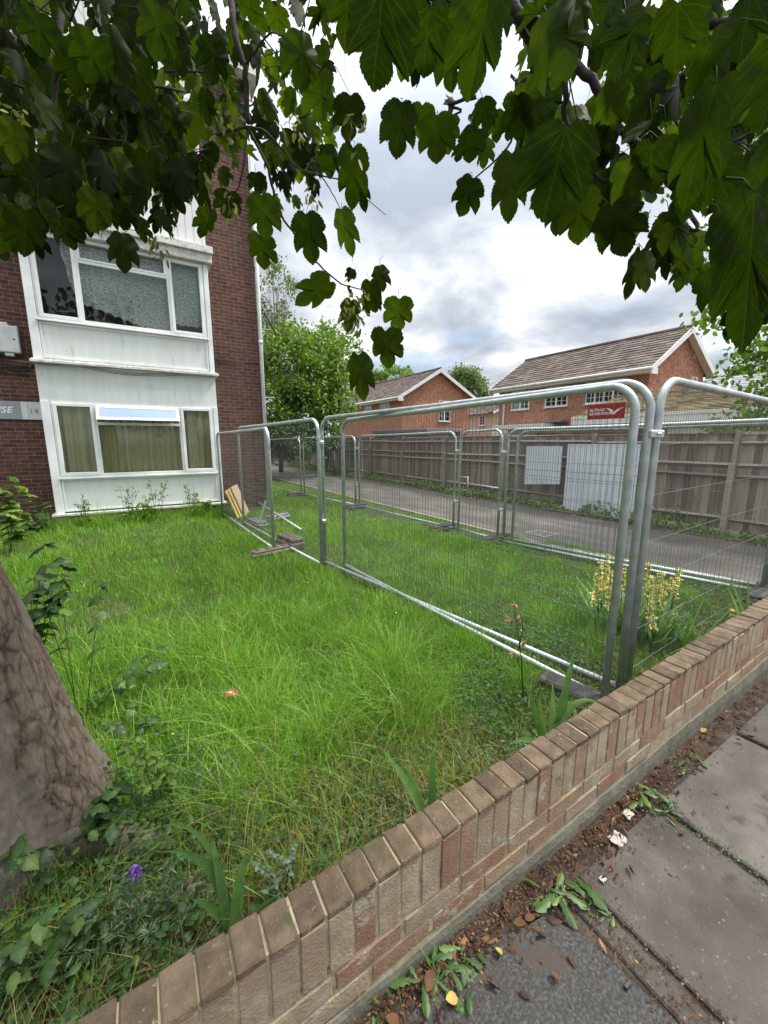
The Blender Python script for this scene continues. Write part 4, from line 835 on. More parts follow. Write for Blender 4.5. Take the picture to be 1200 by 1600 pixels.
# garage with hipped mossy roof
X4 = 14.0; gl = AX(905, 656, X4); gr_ = AX(1182, 637, X4); ze4 = 2.47; gt = empty('garage', (X4+2, 6.5, 0), 'low brick garage range with a mossy hipped tile roof and a deep white fascia', 'garage')
ya, yb = 3.6, gl[1]+.3; xr4, zr4 = 17.3, 3.52
mb = MB(); mb.box(X4+.35, ya+.4, -.2, X4+6.2, yb-.2, ze4-.26); mb.build('wall', M['house_brick'], gt)
mb = MB(); tiled_slope(mb, (X4-.02, ya, ze4), (X4-.02, yb, ze4), (xr4, ya+3.4, zr4), (xr4, yb, zr4), .24, .035, .4)
tiled_slope(mb, (X4, ya-.02, ze4), (X4+6.6, ya-.02, ze4), (xr4, ya+3.4, zr4), (xr4+.01, ya+3.4, zr4), .24, .035, .4); tiled_slope(mb, (X4+6.6, ya, ze4), (X4+6.6, yb, ze4), (xr4, ya+3.4, zr4), (xr4, yb, zr4), .24, .035, .4); mb.build('roof', M['moss_tile'], gt)
mb = MB(); mb.box(X4-.03, ya-.03, ze4-.26, X4, yb, ze4+.02); mb.box(X4, ya-.03, ze4-.26, X4+6.6, ya, ze4+.02); mb.box(X4, ya, ze4-.26, X4+.348, yb, ze4-.24); mb.box(X4-.045, ya-.04, ze4-.06, X4-.031, yb, ze4+.03); mb.build('fascia', M['white_paint'], gt)
d = AX(1146, 650, X4-.05); mb = MB(); mb.bevbox(X4-.14, d[1]-.08, ze4-.42, X4-.047, d[1]+.05, ze4+.05, .01); mb.build('hopper', M['box_grey'], gt)
mb = MB(); a, b = AX(1040, 700, X4+.3), AX(1104, 700, X4+.3); 
mb.box(X4+.28, b[1], 0, X4+.347, a[1], 2.02); mb.build('garage_door', M['upvc'], gt)
mb = MB()
for k in range(4): q_ = b[1]+(a[1]-b[1])*(k+.12)/4; mb.box(X4+.262, q_, 1.42, X4+.278, q_+(a[1]-b[1])*.19, 1.78)
mb.build('pane', M['dark_glass'], gt)
# shed roofs just behind the timber fence
sh = empty('shed', (11.5, 15, 0), 'dark flat roofed shed showing above the timber fence in front of the smaller house', 'shed')
a, b = AX(582, 676, 11), AX(668, 670, 11); mb = MB(); mb.box(11.1, b[1]+.1, 0, 13, a[1]-.1, a[2]-.05); mb.build('wall', M['timber'], sh)
mb = MB(); mb.bevbox(10.95, b[1], a[2]-.05, 13.1, a[1], a[2]+.10, .01); mb.build('roof', M['slate'], sh)
# slate-roofed building far right
X5 = 25.0; s_ = empty('slate_roofed_building', (X5+4, 3, 0), 'grey slate roofed building at the far right behind the garage', 'building')
ra, rb = AX(1108, 592, X5+4), AX(1215, 588, X5+4); zr5 = ra[2]
mb = MB(); mb.box(X5+.3, rb[1]-6, -.2, X5+8, ra[1]+3, zr5-2.2); mb.build('wall', M['house_brick'], s_)
mb = MB(); tiled_slope(mb, (X5, rb[1]-6, zr5-2.3), (X5, ra[1]+3, zr5-2.3), (X5+4, rb[1]-6, zr5), (X5+4, ra[1]+3, zr5), .28, .02); tiled_slope(mb, (X5+8.3, rb[1]-6, zr5-2.3), (X5+8.3, ra[1]+3, zr5-2.3), (X5+4, rb[1]-6, zr5), (X5+4, ra[1]+3, zr5), .28, .02); mb.build('roof', M['slate'], s_)
X6 = 36; c6 = AX(1172, 587, X6); p6 = AX(1205, 563, X6+0); g6 = empty('gabled_building', (X6, p6[1], 0), 'brown gable with white bargeboards rising behind the grey slate roof', 'building')
hw = abs(c6[1]-p6[1]); y6 = p6[1]
mb = MB(); mb.prism([(y6-hw, -.2), (y6+hw-.3, -.2), (y6+hw-.3, c6[2]), (y6, p6[2]-.15), (y6-hw, c6[2])], 'x', X6+.3, X6+8); mb.build('wall', M['beige'], g6)
mb = MB(); tiled_slope(mb, (X6, y6+hw, c6[2]), (X6+9, y6+hw, c6[2]), (X6, y6, p6[2]), (X6+9, y6, p6[2])); tiled_slope(mb, (X6, y6-hw, c6[2]), (X6+9, y6-hw, c6[2]), (X6, y6, p6[2]), (X6+9, y6, p6[2])); mb.build('roof', M['tile'], g6)
mb = MB(); mb.prism([(y6+hw+.1, c6[2]-.35), (y6+hw+.1, c6[2]), (y6, p6[2]+.05), (y6, p6[2]-.35)], 'x', X6-.06, X6-.01); mb.prism([(y6-hw-.1, c6[2]-.35), (y6-hw-.1, c6[2]), (y6-.001, p6[2]+.05), (y6-.001, p6[2]-.35)], 'x', X6-.06, X6-.01); mb.build('bargeboard', M['white_paint'], g6)
a = AX(1137, 612, 16.5); b = AX(1142, 571, 16.5); pl = empty('aerial_pole', (16.5, a[1], 0), 'thin pale pole with a short crossbar standing above the garage roof', 'pole')
mb = MB(); mb.tube([(16.5, a[1], 0), (16.5, a[1], b[2])], .045, 8); mb.build('pole', M['box_grey'], pl); mb = MB(); mb.tube([(16.5, a[1]-.28, b[2]-.03), (16.5, a[1]+.12, b[2]-.03)], .02, 6); mb.build('crossbar', M['box_grey'], pl)
# ================================================================== BACKGROUND TREES
def blob_points(blobs, dens):
    out_ = []
    for (c, r3) in blobs:
        r3 = np.array(r3); n = int(dens*r3[0]*r3[1]*r3[2]*4)
        ncl = max(6, n//60); dirs = rand_unit(ncl); rad = rng.uniform(0.45, 1.0, ncl)**0.5; cc = np.array(c)+dirs*r3*rad[:, None]
        k = rng.integers(0, ncl, n); out_.append(cc[k]+rng.normal(size=(n, 3))*r3.mean()*0.13)
    return np.concatenate(out_)
def tree(name, label, base, h, blobs, leafsize, dens, mt, tr=0.16, droop=0.3, group=None, limbs=9):
    t = empty(name, base, label, 'tree', group); bz = Vector([float(c) for c in base]); top_ = Vector([float(c) for c in blobs[0][0]])
    mb = MB(); mb.tube([bz, bz.lerp(top_, .35)+Vector((.1, .05, 0)), bz.lerp(top_, .75), top_+Vector((0, 0, blobs[0][1][2]*.6))], [tr*1.3, tr, tr*.6, tr*.15], 8); mb.build('trunk', M['bark'], t)
    mb = MB()
    for c, r3 in blobs:
        for k in range(limbs):
            s = bz.lerp(top_, random.uniform(.4, .9)); e = Vector([c[i]+random.gauss(0, .5)*r3[i] for i in range(3)]); mb.tube([s, s.lerp(e, .5)+Vector((0, 0, .2)), e], [tr*.35, tr*.2, tr*.07], 5)
    mb.build('limbs', M['bark'], t)
    cl = Cloud(); pts = blob_points(blobs, dens); foliage_cloud(cl, pts, leafsize, droop); cl.build('crown', mt, t); return t
def at(px, py, Y): return AY(px, py, Y)
def bl(px, py, Y, rx, rz, ry=None): p = AY(px, py, Y); return (p, (rx, ry or rx, rz))
tree('bushy_tree', 'broad bright green tree beyond the corner of the flats, hanging over the timber fence', (8.9, 20, 0), 6, [bl(470, 575, 19.5, 2.2, 1.9), bl(445, 630, 19, 1.8, 1.5), bl(515, 555, 20.5, 1.9, 1.5), bl(530, 610, 20, 1.5, 1.5), bl(420, 560, 21, 1.6, 1.8), bl(490, 640, 18.5, 1.7, 1.3)], 0.17, 150, M['bush_leaf'])
tree('slender_tree', 'tall thin leaved pale tree rising beside the scaffold', (6.4, 21, 0), 9, [bl(428, 470, 21, 1.0, 2.2), bl(420, 520, 21, 1.3, 1.6), bl(440, 440, 21.5, .8, 1.0)], 0.13, 120, M['pale_leaf'], tr=.1)
tree('round_tree', 'rounded green tree showing between the two brick house roofs', AY(727, 690, 40), 9, [bl(722, 602, 40, 2.6, 2.2), bl(745, 612, 40, 2.0, 2.0), bl(710, 600, 41, 2.0, 1.9), bl(728, 592, 41, 1.6, 1.5)], 0.28, 60, M['pale_leaf'], group='trees beyond the houses')
tree('far_tree', 'small tree peeping over the roof of the smaller brick house', AY(610, 690, 45), 9, [bl(612, 590, 45, 2.4, 1.6), bl(590, 596, 45, 2.0, 1.4), bl(636, 586, 46, 1.0, 1.0)], 0.28, 50, M['bush_leaf'], group='trees beyond the houses')
p = AX(1150, 585, 34); tree('far_tree', 'small bush top showing over the grey slate roof', (p[0], p[1], 0), 6, [(p, (1.2, 1.6, .8))], 0.3, 60, M['bush_leaf'], group='trees beyond the houses')
# large dark mass of shrubs under the bushy tree
shp = [bl(430, 690, 17.5, 1.4, .9), bl(465, 690, 17, 1.2, .8), bl(500, 685, 17.5, 1.0, .7)]
cl = Cloud(); foliage_cloud(cl, blob_points(shp, 300), .14); t = empty('shrub', (7.6, 17.3, 0), 'ivy leaved shrub spilling over the far end of the timber fence', 'shrub'); cl.build('foliage', M['ground_leaf'], t)
mb = MB(); mb.tube([(7.9, 17.4, 0), (7.8, 17.3, 1.2)], .05, 6); mb.build('stem', M['bark'], t)
# right-hand tree whose fringe hangs into the frame
rb_ = (11.2, 0.9, 0)
def polypts(poly, n, d0, d1, power=1.0):
    poly = np.array(poly, float); x0, y0 = poly.min(0); x1, y1 = poly.max(0); res = []
    while len(res) < n:
        x, y = rng.uniform(x0, x1), rng.uniform(y0, y1); ins = False; j = len(poly)-1
        for i in range(len(poly)):
            if (poly[i, 1] > y) != (poly[j, 1] > y) and x < (poly[j, 0]-poly[i, 0])*(y-poly[i, 1])/(poly[j, 1]-poly[i, 1])+poly[i, 0]: ins = not ins
            j = i
        if ins: res.append((x, y))
    D = d0+(d1-d0)*rng.uniform(0, 1, n)**power
    return np.array([PD(x, y, d) for (x, y), d in zip(res, D)]), np.array(res)
t = empty('lime_tree', rb_, 'small leaved tree across the road at the right edge, hanging before the garage', 'tree')
mb = MB(); mb.tube([rb_, (11.1, .8, 2.5), (10.9, .7, 5), (10.8, .6, 8)], [.28, .2, .14, .05], 10); mb.build('trunk', M['bark'], t)
mb = MB(); cl = Cloud(); cents = []
for poly, n in (([(1085, 400), (1120, 430), (1160, 420), (1260, 380), (1260, 560), (1180, 560), (1150, 540), (1110, 500), (1090, 470)], 20), ([(1120, 600), (1105, 570), (1100, 560), (1120, 545), (1160, 540), (1200, 530), (1260, 540), (1250, 600), (1200, 560), (1150, 570)], 12), ([(1165, 640), (1180, 600), (1260, 590), (1260, 690), (1210, 670), (1190, 640)], 7), ([(1200, 640), (1160, 650), (1110, 678), (1104, 690), (1112, 694), (1150, 675), (1200, 665)], 7), ([(960, 60), (1010, 60), (1020, 130), (1060, 160), (1040, 320), (980, 260), (1000, 180)], 18), ([(1100, 200), (1260, 200), (1260, 400), (1100, 400)], 30)):
    pp, _ = polypts(poly, n, 9.5, 11.5); cents.append(pp)
cents = np.concatenate(cents)
for c in cents:
    s = Vector((10.95, .75, max(2.2, min(7.5, c[2]+random.uniform(-.4, .8))))); mb.tube([s, s.lerp(Vector(c), .6)+Vector((0, 0, .25)), c], [.03, .02, .006], 5)
mb.build('limbs', M['bark'], t)
k = rng.integers(0, len(cents), 5000); pts = cents[k]+rng.normal(size=(5000, 3))*np.array([.2, .2, .15]); foliage_cloud(cl, pts, .105, .8)
cl.build('crown', M['bush_leaf'], t)
# ================================================================== FOREGROUND SYCAMORE
syc = empty('sycamore_tree', (-0.72, 1.95, 0), 'large foreground sycamore, flaking trunk at the left and big dark leaves hanging across the top', 'tree')
def trunk():
    nz, na = 200, 128; zs = np.linspace(-0.1, 1, nz); V = []; RN = []
    path = lambda z: (-0.615-0.14*max(z, 0), 1.98-0.03*z)
    for i in range(nz):
        z = -0.1+(3.6)*(i/(nz-1))**1.3
        cx_, cy_ = path(z); r0 = 0.29+0.05*math.exp(-max(z, 0)/0.75)
        for j in range(na):
            a = 2*math.pi*j/na
            fl = sum(A*math.exp(-max(z+.05, 0)/zz)*math.exp(-((a-a0+math.pi) % (2*math.pi)-math.pi)**2/w_) for a0, A, w_, zz in ((R(-28), .20, .10, .22), (R(-85), .16, .14, .28), (R(40), .14, .2, .3), (R(140), .2, .2, .3), (R(215), .2, .2, .3)))
            groove = -0.030*math.exp(-((a-R(-52)+math.pi) % (2*math.pi)-math.pi)**2/.025)*math.exp(-abs(z-.3)/.5)
            r = r0+fl+groove+0.012*math.sin(3*a+z*2)+0.008*math.sin(7*a-z*3+1)+0.004*math.sin(19*a+z*9)
            V.append((cx_+r*math.cos(a), cy_+r*math.sin(a), z)); dd = (a-R(-15)+math.pi) % (2*math.pi)-math.pi; RN.append(-0.5*math.exp(-dd*dd/.22)+0.55*math.exp(-((dd+.85)**2)/.16))
    V = np.array(V); T = []
    for i in range(nz-1):
        for j in range(na):
            q, p_, b, c = i*na+j, i*na+(j+1) % na, (i+1)*na+(j+1) % na, (i+1)*na+j; T += [(q, p_, b), (q, b, c)]
    o = npmesh('trunk', V, T, M['bark'], syc, rnd=RN, smooth=True)
    # flaking plates: real displacement from procedural textures
    tx = bpy.data.textures.new('bark_relief', 'MUSGRAVE'); tx.noise_scale = .05; tx.musgrave_type = 'RIDGED_MULTIFRACTAL'
    md = o.modifiers.new('relief', 'DISPLACE'); md.texture = tx; md.strength = 0.006; md.mid_level = 0.6
    return path
path = trunk()
mb = MB(); a, b = G(165, 1265), G(262, 1330)
mb.tube([(-.42, 1.85, .12), (-.26, 1.74, .045), (-.12, 1.66, .02), (.05, 1.55, -.03)], [.12, .07, .05, .02], 12); mb.build('root', M['bark'], syc)
fork = Vector((*path(3.4), 3.4))
def bent(pts, r0, r1, nm='branch', n=8):
    # smooth a polyline and give it a little irregular bend
    P_ = [Vector([float(c) for c in p]) for p in pts]; out_ = []
    for i in range(len(P_)-1):
        p0, p1, p2, p3 = P_[max(i-1, 0)], P_[i], P_[i+1], P_[min(i+2, len(P_)-1)]
        for k in range(5):
            t = k/5; out_.append(0.5*((2*p1)+(p2-p0)*t+(2*p0-5*p1+4*p2-p3)*t*t+(3*p1-p0-3*p2+p3)*t**3))
    out_.append(P_[-1]); m_ = len(out_); rr = [r0+(r1-r0)*(i/(m_-1)) for i in range(m_)]
    out_ = [p+Vector((random.uniform(-1, 1), random.uniform(-1, 1), random.uniform(-1, 1)))*min(.006, rr[i]*.5) for i, p in enumerate(out_)]
    return out_, rr
def limb(groups, parent=syc):
    mb = MB()
    for pts, r0, r1 in groups:
        p_, rr = bent(pts, r0, r1); mb.tube(p_, rr, 7)
    return mb.build('branch', M['twig'], parent)
D = PD
def pxp(lst): return [D(x, y, d) for x, y, d in lst]
# limbs from the fork, arching over the viewer, then the hanging boughs
over = [(-.5, 1.9, 4.3), (.3, 1.9, 4.4)]
limb([([fork, (-1.1, 1.9, 4.3), (-.4, 1.7, 4.9), (.5, 1.6, 5.0)], .14, .06), ([(.5, 1.6, 5.0), (1.1, 1.5, 4.4), tuple(D(795, -120, 2.1))], .04, .017), ([fork, (-1.5, 2.4, 4.6), (-1.3, 3.2, 5.4)], .10, .05), ([(-.4, 1.7, 4.9), (-.2, 2.3, 4.6), tuple(D(352, -90, 2.4))], .03, .012), ([(-.9, 1.85, 4.45), (-.75, 2.1, 4.0), tuple(D(90, -60, 2.6))], .03, .012), ([(.5, 1.6, 5.0), (1.8, .9, 4.6), tuple(D(1250, -40, 2.6))], .04, .015)])
limb([(pxp([(795, -120, 2.1), (800, 5, 1.95), (830, 35, 1.9), (868, 62, 1.85), (905, 105, 1.8), (950, 160, 1.75), (975, 205, 1.7), (1012, 248, 1.7), (1060, 300, 1.7)]), .0165, .009),
      (pxp([(805, 20, 1.95), (830, 70, 1.9), (872, 100, 1.85), (885, 140, 1.8), (883, 185, 1.8), (905, 235, 1.75), (945, 283, 1.7), (998, 285, 1.7)]), .011, .005),
      (pxp([(872, 100, 1.85), (850, 118, 1.85), (812, 130, 1.85), (808, 165, 1.8), (800, 215, 1.8), (785, 240, 1.8), (738, 282, 1.85)]), .007, .0022),
      (pxp([(808, 130, 1.85), (826, 165, 1.8), (845, 172, 1.8)]), .005, .003), (pxp([(958, 165, 1.75), (1000, 145, 1.8), (1035, 130, 1.9), (1070, 114, 2.0)]), .009, .006),
      (pxp([(976, 210, 1.7), (1000, 195, 1.7), (1012, 188, 1.7)]), .006, .003), (pxp([(980, 205, 1.7), (950, 200, 1.65), (945, 175, 1.6)]), .005, .002),
      (pxp([(1260, 160, 1.4), (1200, 188, 1.45), (1180, 203, 1.5), (1148, 222, 1.5)]), .007, .004), (pxp([(1250, -40, 2.6), (1190, 20, 2.2), (1120, 35, 2.2), (1045, 22, 2.2), (990, 10, 2.2)]), .016, .007),
      (pxp([(1120, 35, 2.2), (1080, 50, 2.2), (1060, 52, 2.2)]), .01, .006), (pxp([(745, 150, 1.9), (700, 165, 1.9), (720, 175, 1.9), (650, 195, 2.0)]), .006, .002), (pxp([(1060, 300, 1.7), (1090, 360, 1.6), (1040, 345, 1.7), (1000, 400, 1.75)]), .007, .002)])
limb([(pxp([(352, -90, 2.4), (362, 5, 2.2), (370, 60, 2.1), (384, 120, 2.05), (388, 195, 2.0)]), .012, .0085), (pxp([(388, 198, 2.0), (418, 262, 1.95), (432, 320, 1.95), (450, 352, 1.9), (490, 405, 1.9), (528, 440, 1.85), (548, 448, 1.85), (590, 458, 1.85)]), .0055, .002),
      (pxp([(388, 198, 2.0), (350, 206, 2.0), (325, 218, 2.0)]), .006, .004), (pxp([(388, 198, 2.0), (412, 205, 2.0), (440, 232, 2.1), (465, 262, 2.1), (500, 275, 2.1), (515, 295, 2.0), (533, 328, 2.0)]), .0045, .0015),
      (pxp([(386, 200, 2.0), (382, 245, 1.95), (372, 295, 1.95), (350, 303, 1.95), (328, 325, 1.9)]), .0035, .0012), (pxp([(385, 100, 2.05), (400, 78, 2.0), (425, 52, 1.95), (460, 70, 1.95), (500, 125, 1.9)]), .004, .0012)])
limb([(pxp([(90, -60, 2.6), (94, 20, 2.3), (92, 80, 2.2), (86, 140, 2.2), (84, 210, 2.15), (82, 245, 2.1)]), .011, .004), (pxp([(94, -20, 2.4), (125, 50, 2.3), (152, 100, 2.3), (168, 130, 2.3), (178, 155, 2.3), (165, 180, 2.3), (160, 200, 2.2)]), .008, .003),
      (pxp([(168, 132, 2.3), (192, 133, 2.3), (225, 134, 2.4), (290, 143, 2.5)]), .007, .004), (pxp([(84, 215, 2.15), (100, 240, 2.1), (105, 270, 2.0)]), .004, .002), (pxp([(20, 130, 2.4), (60, 145, 2.4), (120, 165, 2.4), (160, 185, 2.4)]), .005, .002), (pxp([(150, -30, 2.6), (154, 20, 2.5), (158, 42, 2.4)]), .006, .003)])
# --- leaves
hero = [ # base x,y, tip x,y, width px, distance
(765, -30, 742, 168, 100, .80), (600, -20, 575, 140, 120, .82), (545, -30, 530, 95, 75, 1.1), (672, 15, 655, 135, 78, 1.2), (700, 60, 712, 150, 50, 1.3), (628, 160, 622, 245, 58, 1.7), (683, 180, 682, 256, 58, 1.6), (660, 165, 655, 225, 40, 1.8), (742, 208, 735, 262, 46, 1.7), (738, 278, 714, 334, 48, 1.85),
(800, 240, 797, 345, 56, 1.5), (885, 198, 848, 348, 120, 1.05), (808, 150, 805, 225, 50, 1.6), (905, 300, 903, 388, 66, 1.4), (875, 300, 868, 365, 40, 1.5), (955, 322, 972, 402, 78, 1.35), (1000, 392, 968, 470, 36, 1.4), (1008, 395, 1012, 452, 36, 1.4), (1040, 365, 1045, 435, 30, 1.5), (1062, 385, 1068, 440, 28, 1.5),
(1105, 425, 1128, 492, 56, 1.1), (1180, 300, 1160, 560, 130, .72), (1120, 130, 1060, 330, 95, .95), (1060, 5, 1050, 125, 85, 1.1), (1110, 60, 1115, 165, 70, 1.0), (1215, 215, 1125, 375, 75, .85), (1010, 20, 955, 95, 70, 1.3), (1020, 225, 1010, 320, 70, 1.4), (960, 130, 940, 215, 60, 1.5), (1190, 420, 1200, 520, 100, .9), (1225, 60, 1200, 200, 110, .9), (1175, -10, 1150, 90, 80, 1.1), (1090, 170, 1100, 260, 60, 1.3), (1045, 330, 1080, 395, 55, 1.3), (930, 205, 925, 280, 50, 1.5), (985, 245, 985, 330, 60, 1.45), (1075, 290, 1062, 352, 50, 1.3), (1130, 340, 1150, 420, 60, 1.2), (880, 95, 860, 150, 40, 1.7), (1110, 245, 1140, 330, 70, 1.1), (1160, 480, 1175, 540, 70, .9), (840, 180, 845, 235, 45, 1.7), (820, 130, 830, 190, 50, 1.6), (755, 160, 762, 205, 35, 1.8), (700, 190, 705, 245, 42, 1.8), (610, 175, 607, 215, 25, 1.9),
(408, 305, 412, 375, 52, 1.6), (405, 367, 408, 425, 45, 1.7), (400, 270, 408, 315, 38, 1.9), (478, 335, 487, 415, 52, 1.65), (515, 440, 462, 482, 42, 1.7), (533, 328, 548, 398, 34, 1.7), (548, 150, 548, 225, 50, 1.5), (552, 232, 548, 335, 48, 1.45), (560, 270, 575, 330, 28, 1.6), (592, 415, 596, 448, 28, 1.9), (624, 468, 622, 528, 46, 1.7), (602, 518, 603, 588, 50, 1.65), (560, 555, 566, 626, 40, 1.55), (578, 440, 583, 492, 30, 1.8), (548, 470, 540, 520, 32, 1.8), (500, 120, 512, 200, 58, 1.5), (472, 50, 478, 130, 60, 1.5), (500, 245, 503, 290, 30, 2.0), (455, 235, 460, 290, 36, 1.9), (515, 190, 520, 222, 26, 2.0),
(328, 330, 316, 380, 32, 1.8), (358, 300, 356, 345, 42, 1.9), (190, 365, 192, 420, 46, 1.7), (92, 342, 108, 400, 45, 1.6), (40, 330, 42, 405, 60, 1.5), (10, 330, 0, 400, 55, 1.6), (150, 300, 150, 365, 50, 1.7), (70, 280, 75, 340, 55, 1.6), (270, 170, 285, 235, 45, 1.7), (135, 165, 150, 208, 26, 2.0), (230, 240, 225, 345, 55, 1.5), (290, 250, 292, 350, 50, 1.6), (180, 240, 200, 330, 60, 1.6), (335, 60, 330, 150, 62, 1.5), (60, 20, 60, 110, 80, 1.3), (150, 60, 130, 165, 75, 1.3), (250, 10, 240, 120, 75, 1.3), (215, 90, 225, 190, 55, 1.5), (20, 190, 25, 280, 60, 1.4), (120, 200, 120, 280, 50, 1.6), (385, -5, 400, 60, 50, 1.5), (430, 10, 436, 75, 50, 1.6), (430, 90, 440, 150, 40, 1.8), (420, 160, 425, 205, 36, 1.9), (345, 160, 350, 230, 42, 1.8), (210, 190, 215, 245, 30, 1.9), (275, 60, 290, 140, 50, 1.6)]
cl = Cloud(); pet = MB()
for bx_, by_, tx_, ty_, wpx, d in hero:
    if bx_ < 470 and by_ < 300: d *= 1.25; tx_ = bx_+(tx_-bx_)*.78; ty_ = by_+(ty_-by_)*.74; wpx *= .76
    b = D(bx_, by_, d); t_ = D(tx_, ty_, d*random.uniform(.97, 1.05)); Ln = np.linalg.norm(t_-b)
    e1 = D(bx_+wpx/2, by_, d); wv = np.linalg.norm(e1-b)*2
    view = norm((b+t_)/2-C0); Zr = norm(-view+rand_unit(1)[0]*.38+np.array([0, 0, .1])); Y = norm(t_-b); X = norm(np.cross(Y, Zr)); Z = np.cross(X, Y); zs_ = random.uniform(.35, 1.5)
    cl.add(SYH[0], SYH[1], b[None], X[None], Y[None], Z[None], np.array([[wv*1.0, Ln, Ln*.75*zs_]]), np.array([random.uniform(.0, .5) if d < 1.3 else random.uniform(.2, .8)]), SYH[2])  # near leaves coloured as shaded, farther ones lighter as if lit
    q = Vector(b); e = q+Vector(tuple(fw))*.03+Vector((random.uniform(-.03, .03), random.uniform(-.02, .03), random.uniform(.03, .06))); pet.tube([q, q.lerp(e, .5)+Vector((random.uniform(-.01, .01), 0, .008)), e], .0009, 4)
def fill(poly, n, d0, d1, s0=.085, s1=.15, power=1.0, bright=0.0):
    pts, _ = polypts(poly, n, d0, d1, power); k = len(pts)
    Y = norm(np.stack([rng.normal(0, .33, k), rng.normal(0, .33, k), -np.ones(k)], 1)); Zr = norm(rand_unit(k)+norm(C0-pts)*.75+np.array([0, 0, .3])); X, Y, Z = frames(Y, Zr); sz = rng.uniform(s0, s1, k)
    cl.add(SYL[0], SYL[1], pts, X, Y, Z, np.stack([sz*rng.uniform(.6, 1, k), sz, sz*rng.uniform(.3, 2.0, k)], 1), np.clip(rng.normal(.30+bright+.14*np.linalg.norm(pts-C0, axis=1)-.2, .22, k), 0, 1), SYL[2])  # leaf colour brightens with distance, imitating lit leaves deeper in the crown
    for p in pts[:: 2]:
        q = Vector(p); pet.tube([q, q+Vector((random.uniform(-.04, .04), random.uniform(-.02, .06), random.uniform(.03, .07)))], .0009, 3, cap=False)
TL = [(-30, -40), (540, -40), (545, 30), (515, 110), (520, 190), (480, 215), (500, 280), (440, 260), (420, 240), (385, 270), (350, 260), (300, 315), (270, 345), (215, 340), (150, 330), (90, 355), (-30, 350)]
TLc = [(-30, -40), (400, -40), (380, 100), (350, 210), (300, 300), (200, 300), (100, 320), (-30, 340)]
fill(TL, 330, 2.0, 4.2, .055, .10, power=.8); fill(TLc, 55, 1.7, 3.4, .08, .13); fill([(-30, 100), (300, 100), (320, 260), (250, 300), (-30, 320)], 35, 1.8, 3.0)
fill([(390, 60), (520, 60), (520, 280), (430, 320), (400, 260)], 45, 2.2, 3.8, .06, .11, bright=.2)
fill([(-30, 60), (330, 60), (300, 260), (-30, 260)], 150, 3.2, 4.8, .07, .11, bright=.25)
TRg = [(820, -40), (1240, -40), (1240, 420), (1150, 420), (1060, 380), (1000, 350), (930, 300), (900, 220), (850, 130), (820, 60)]
fill(TRg, 75, 1.5, 3.2, .07, .13); fill([(960, -40), (1240, -40), (1240, 380), (1120, 380), (1050, 300), (1000, 200)], 50, 1.4, 2.8)
fill([(600, -40), (1000, -40), (950, 20), (760, 15), (620, 30)], 30, 1.8, 3.0); fill([(550, -40), (700, -40), (690, 60), (640, 60), (590, 40)], 25, 1.6, 2.6)
fill([(800, 110), (900, 130), (960, 230), (1000, 330), (900, 330), (850, 240)], 26, 1.6, 2.4); fill([(700, 150), (860, 120), (860, 220), (760, 220), (720, 240)], 18, 1.9, 2.6, .06, .1)
fill([(1030, 330), (1120, 400), (1150, 460), (1060, 420), (1030, 400)], 26, 1.5, 2.4, .06, .1, bright=.2); fill([(530, 400), (600, 420), (620, 500), (550, 500)], 8, 1.9, 2.2, .035, .06)
fill([(-30, 240), (320, 240), (290, 310), (230, 350), (150, 330), (90, 360), (-30, 370)], 75, 1.9, 2.9, .07, .10)
fill([(-30, -40), (420, -40), (380, 200), (300, 290), (-30, 300)], 150, 2.2, 3.6, .06, .10, bright=.1)
fill([(420, 200), (530, 230), (500, 280), (440, 290)], 14, 2.0, 2.6, .05, .09)
# unseen crown above and left of frame, leaves added to shade trunk and ground
k = 1500; pts = np.stack([rng.uniform(-3.5, .3, k), rng.uniform(0.4, 4.8, k), rng.uniform(3.9, 5.8, k)], 1)
dp = pts-C0; zz = dp@fw; xx = 600+F*(dp@rt)/zz; yy = 800-F*(dp@up)/zz
pts = pts[(zz < 0) | (yy < -30) | (xx < -30)]; k = len(pts)
Y = norm(np.stack([rng.normal(0, .4, k), rng.normal(0, .4, k), -np.ones(k)], 1)); X, Y, Z = frames(Y, rand_unit(k)); sz = rng.uniform(.1, .17, k)
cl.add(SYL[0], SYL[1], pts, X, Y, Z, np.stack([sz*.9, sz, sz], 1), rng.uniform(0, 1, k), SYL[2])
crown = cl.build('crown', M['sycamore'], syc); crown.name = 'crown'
pet.build('leaf_stalks', M['stem'], syc, kind='stuff')
# fine twigs woven through the mass
tw = MB()
for poly, n, d0, d1 in ((TL, 70, 1.9, 3.2), (TRg, 40, 1.5, 2.5)):
    pts, _ = polypts(poly, n, d0, d1)
    for p in pts:
        q = Vector(p); dr = Vector((random.gauss(0, 1), random.gauss(0, 1), random.gauss(0, .6))).normalized(); l_ = random.uniform(.12, .35); m_ = q+dr*l_*.5+Vector((0, 0, .03)); tw.tube([q, m_, q+dr*l_-Vector((0, 0, .03))], [.003, .0022, .001], 4)
tw.build('twigs', M['twig'], syc, kind='stuff')
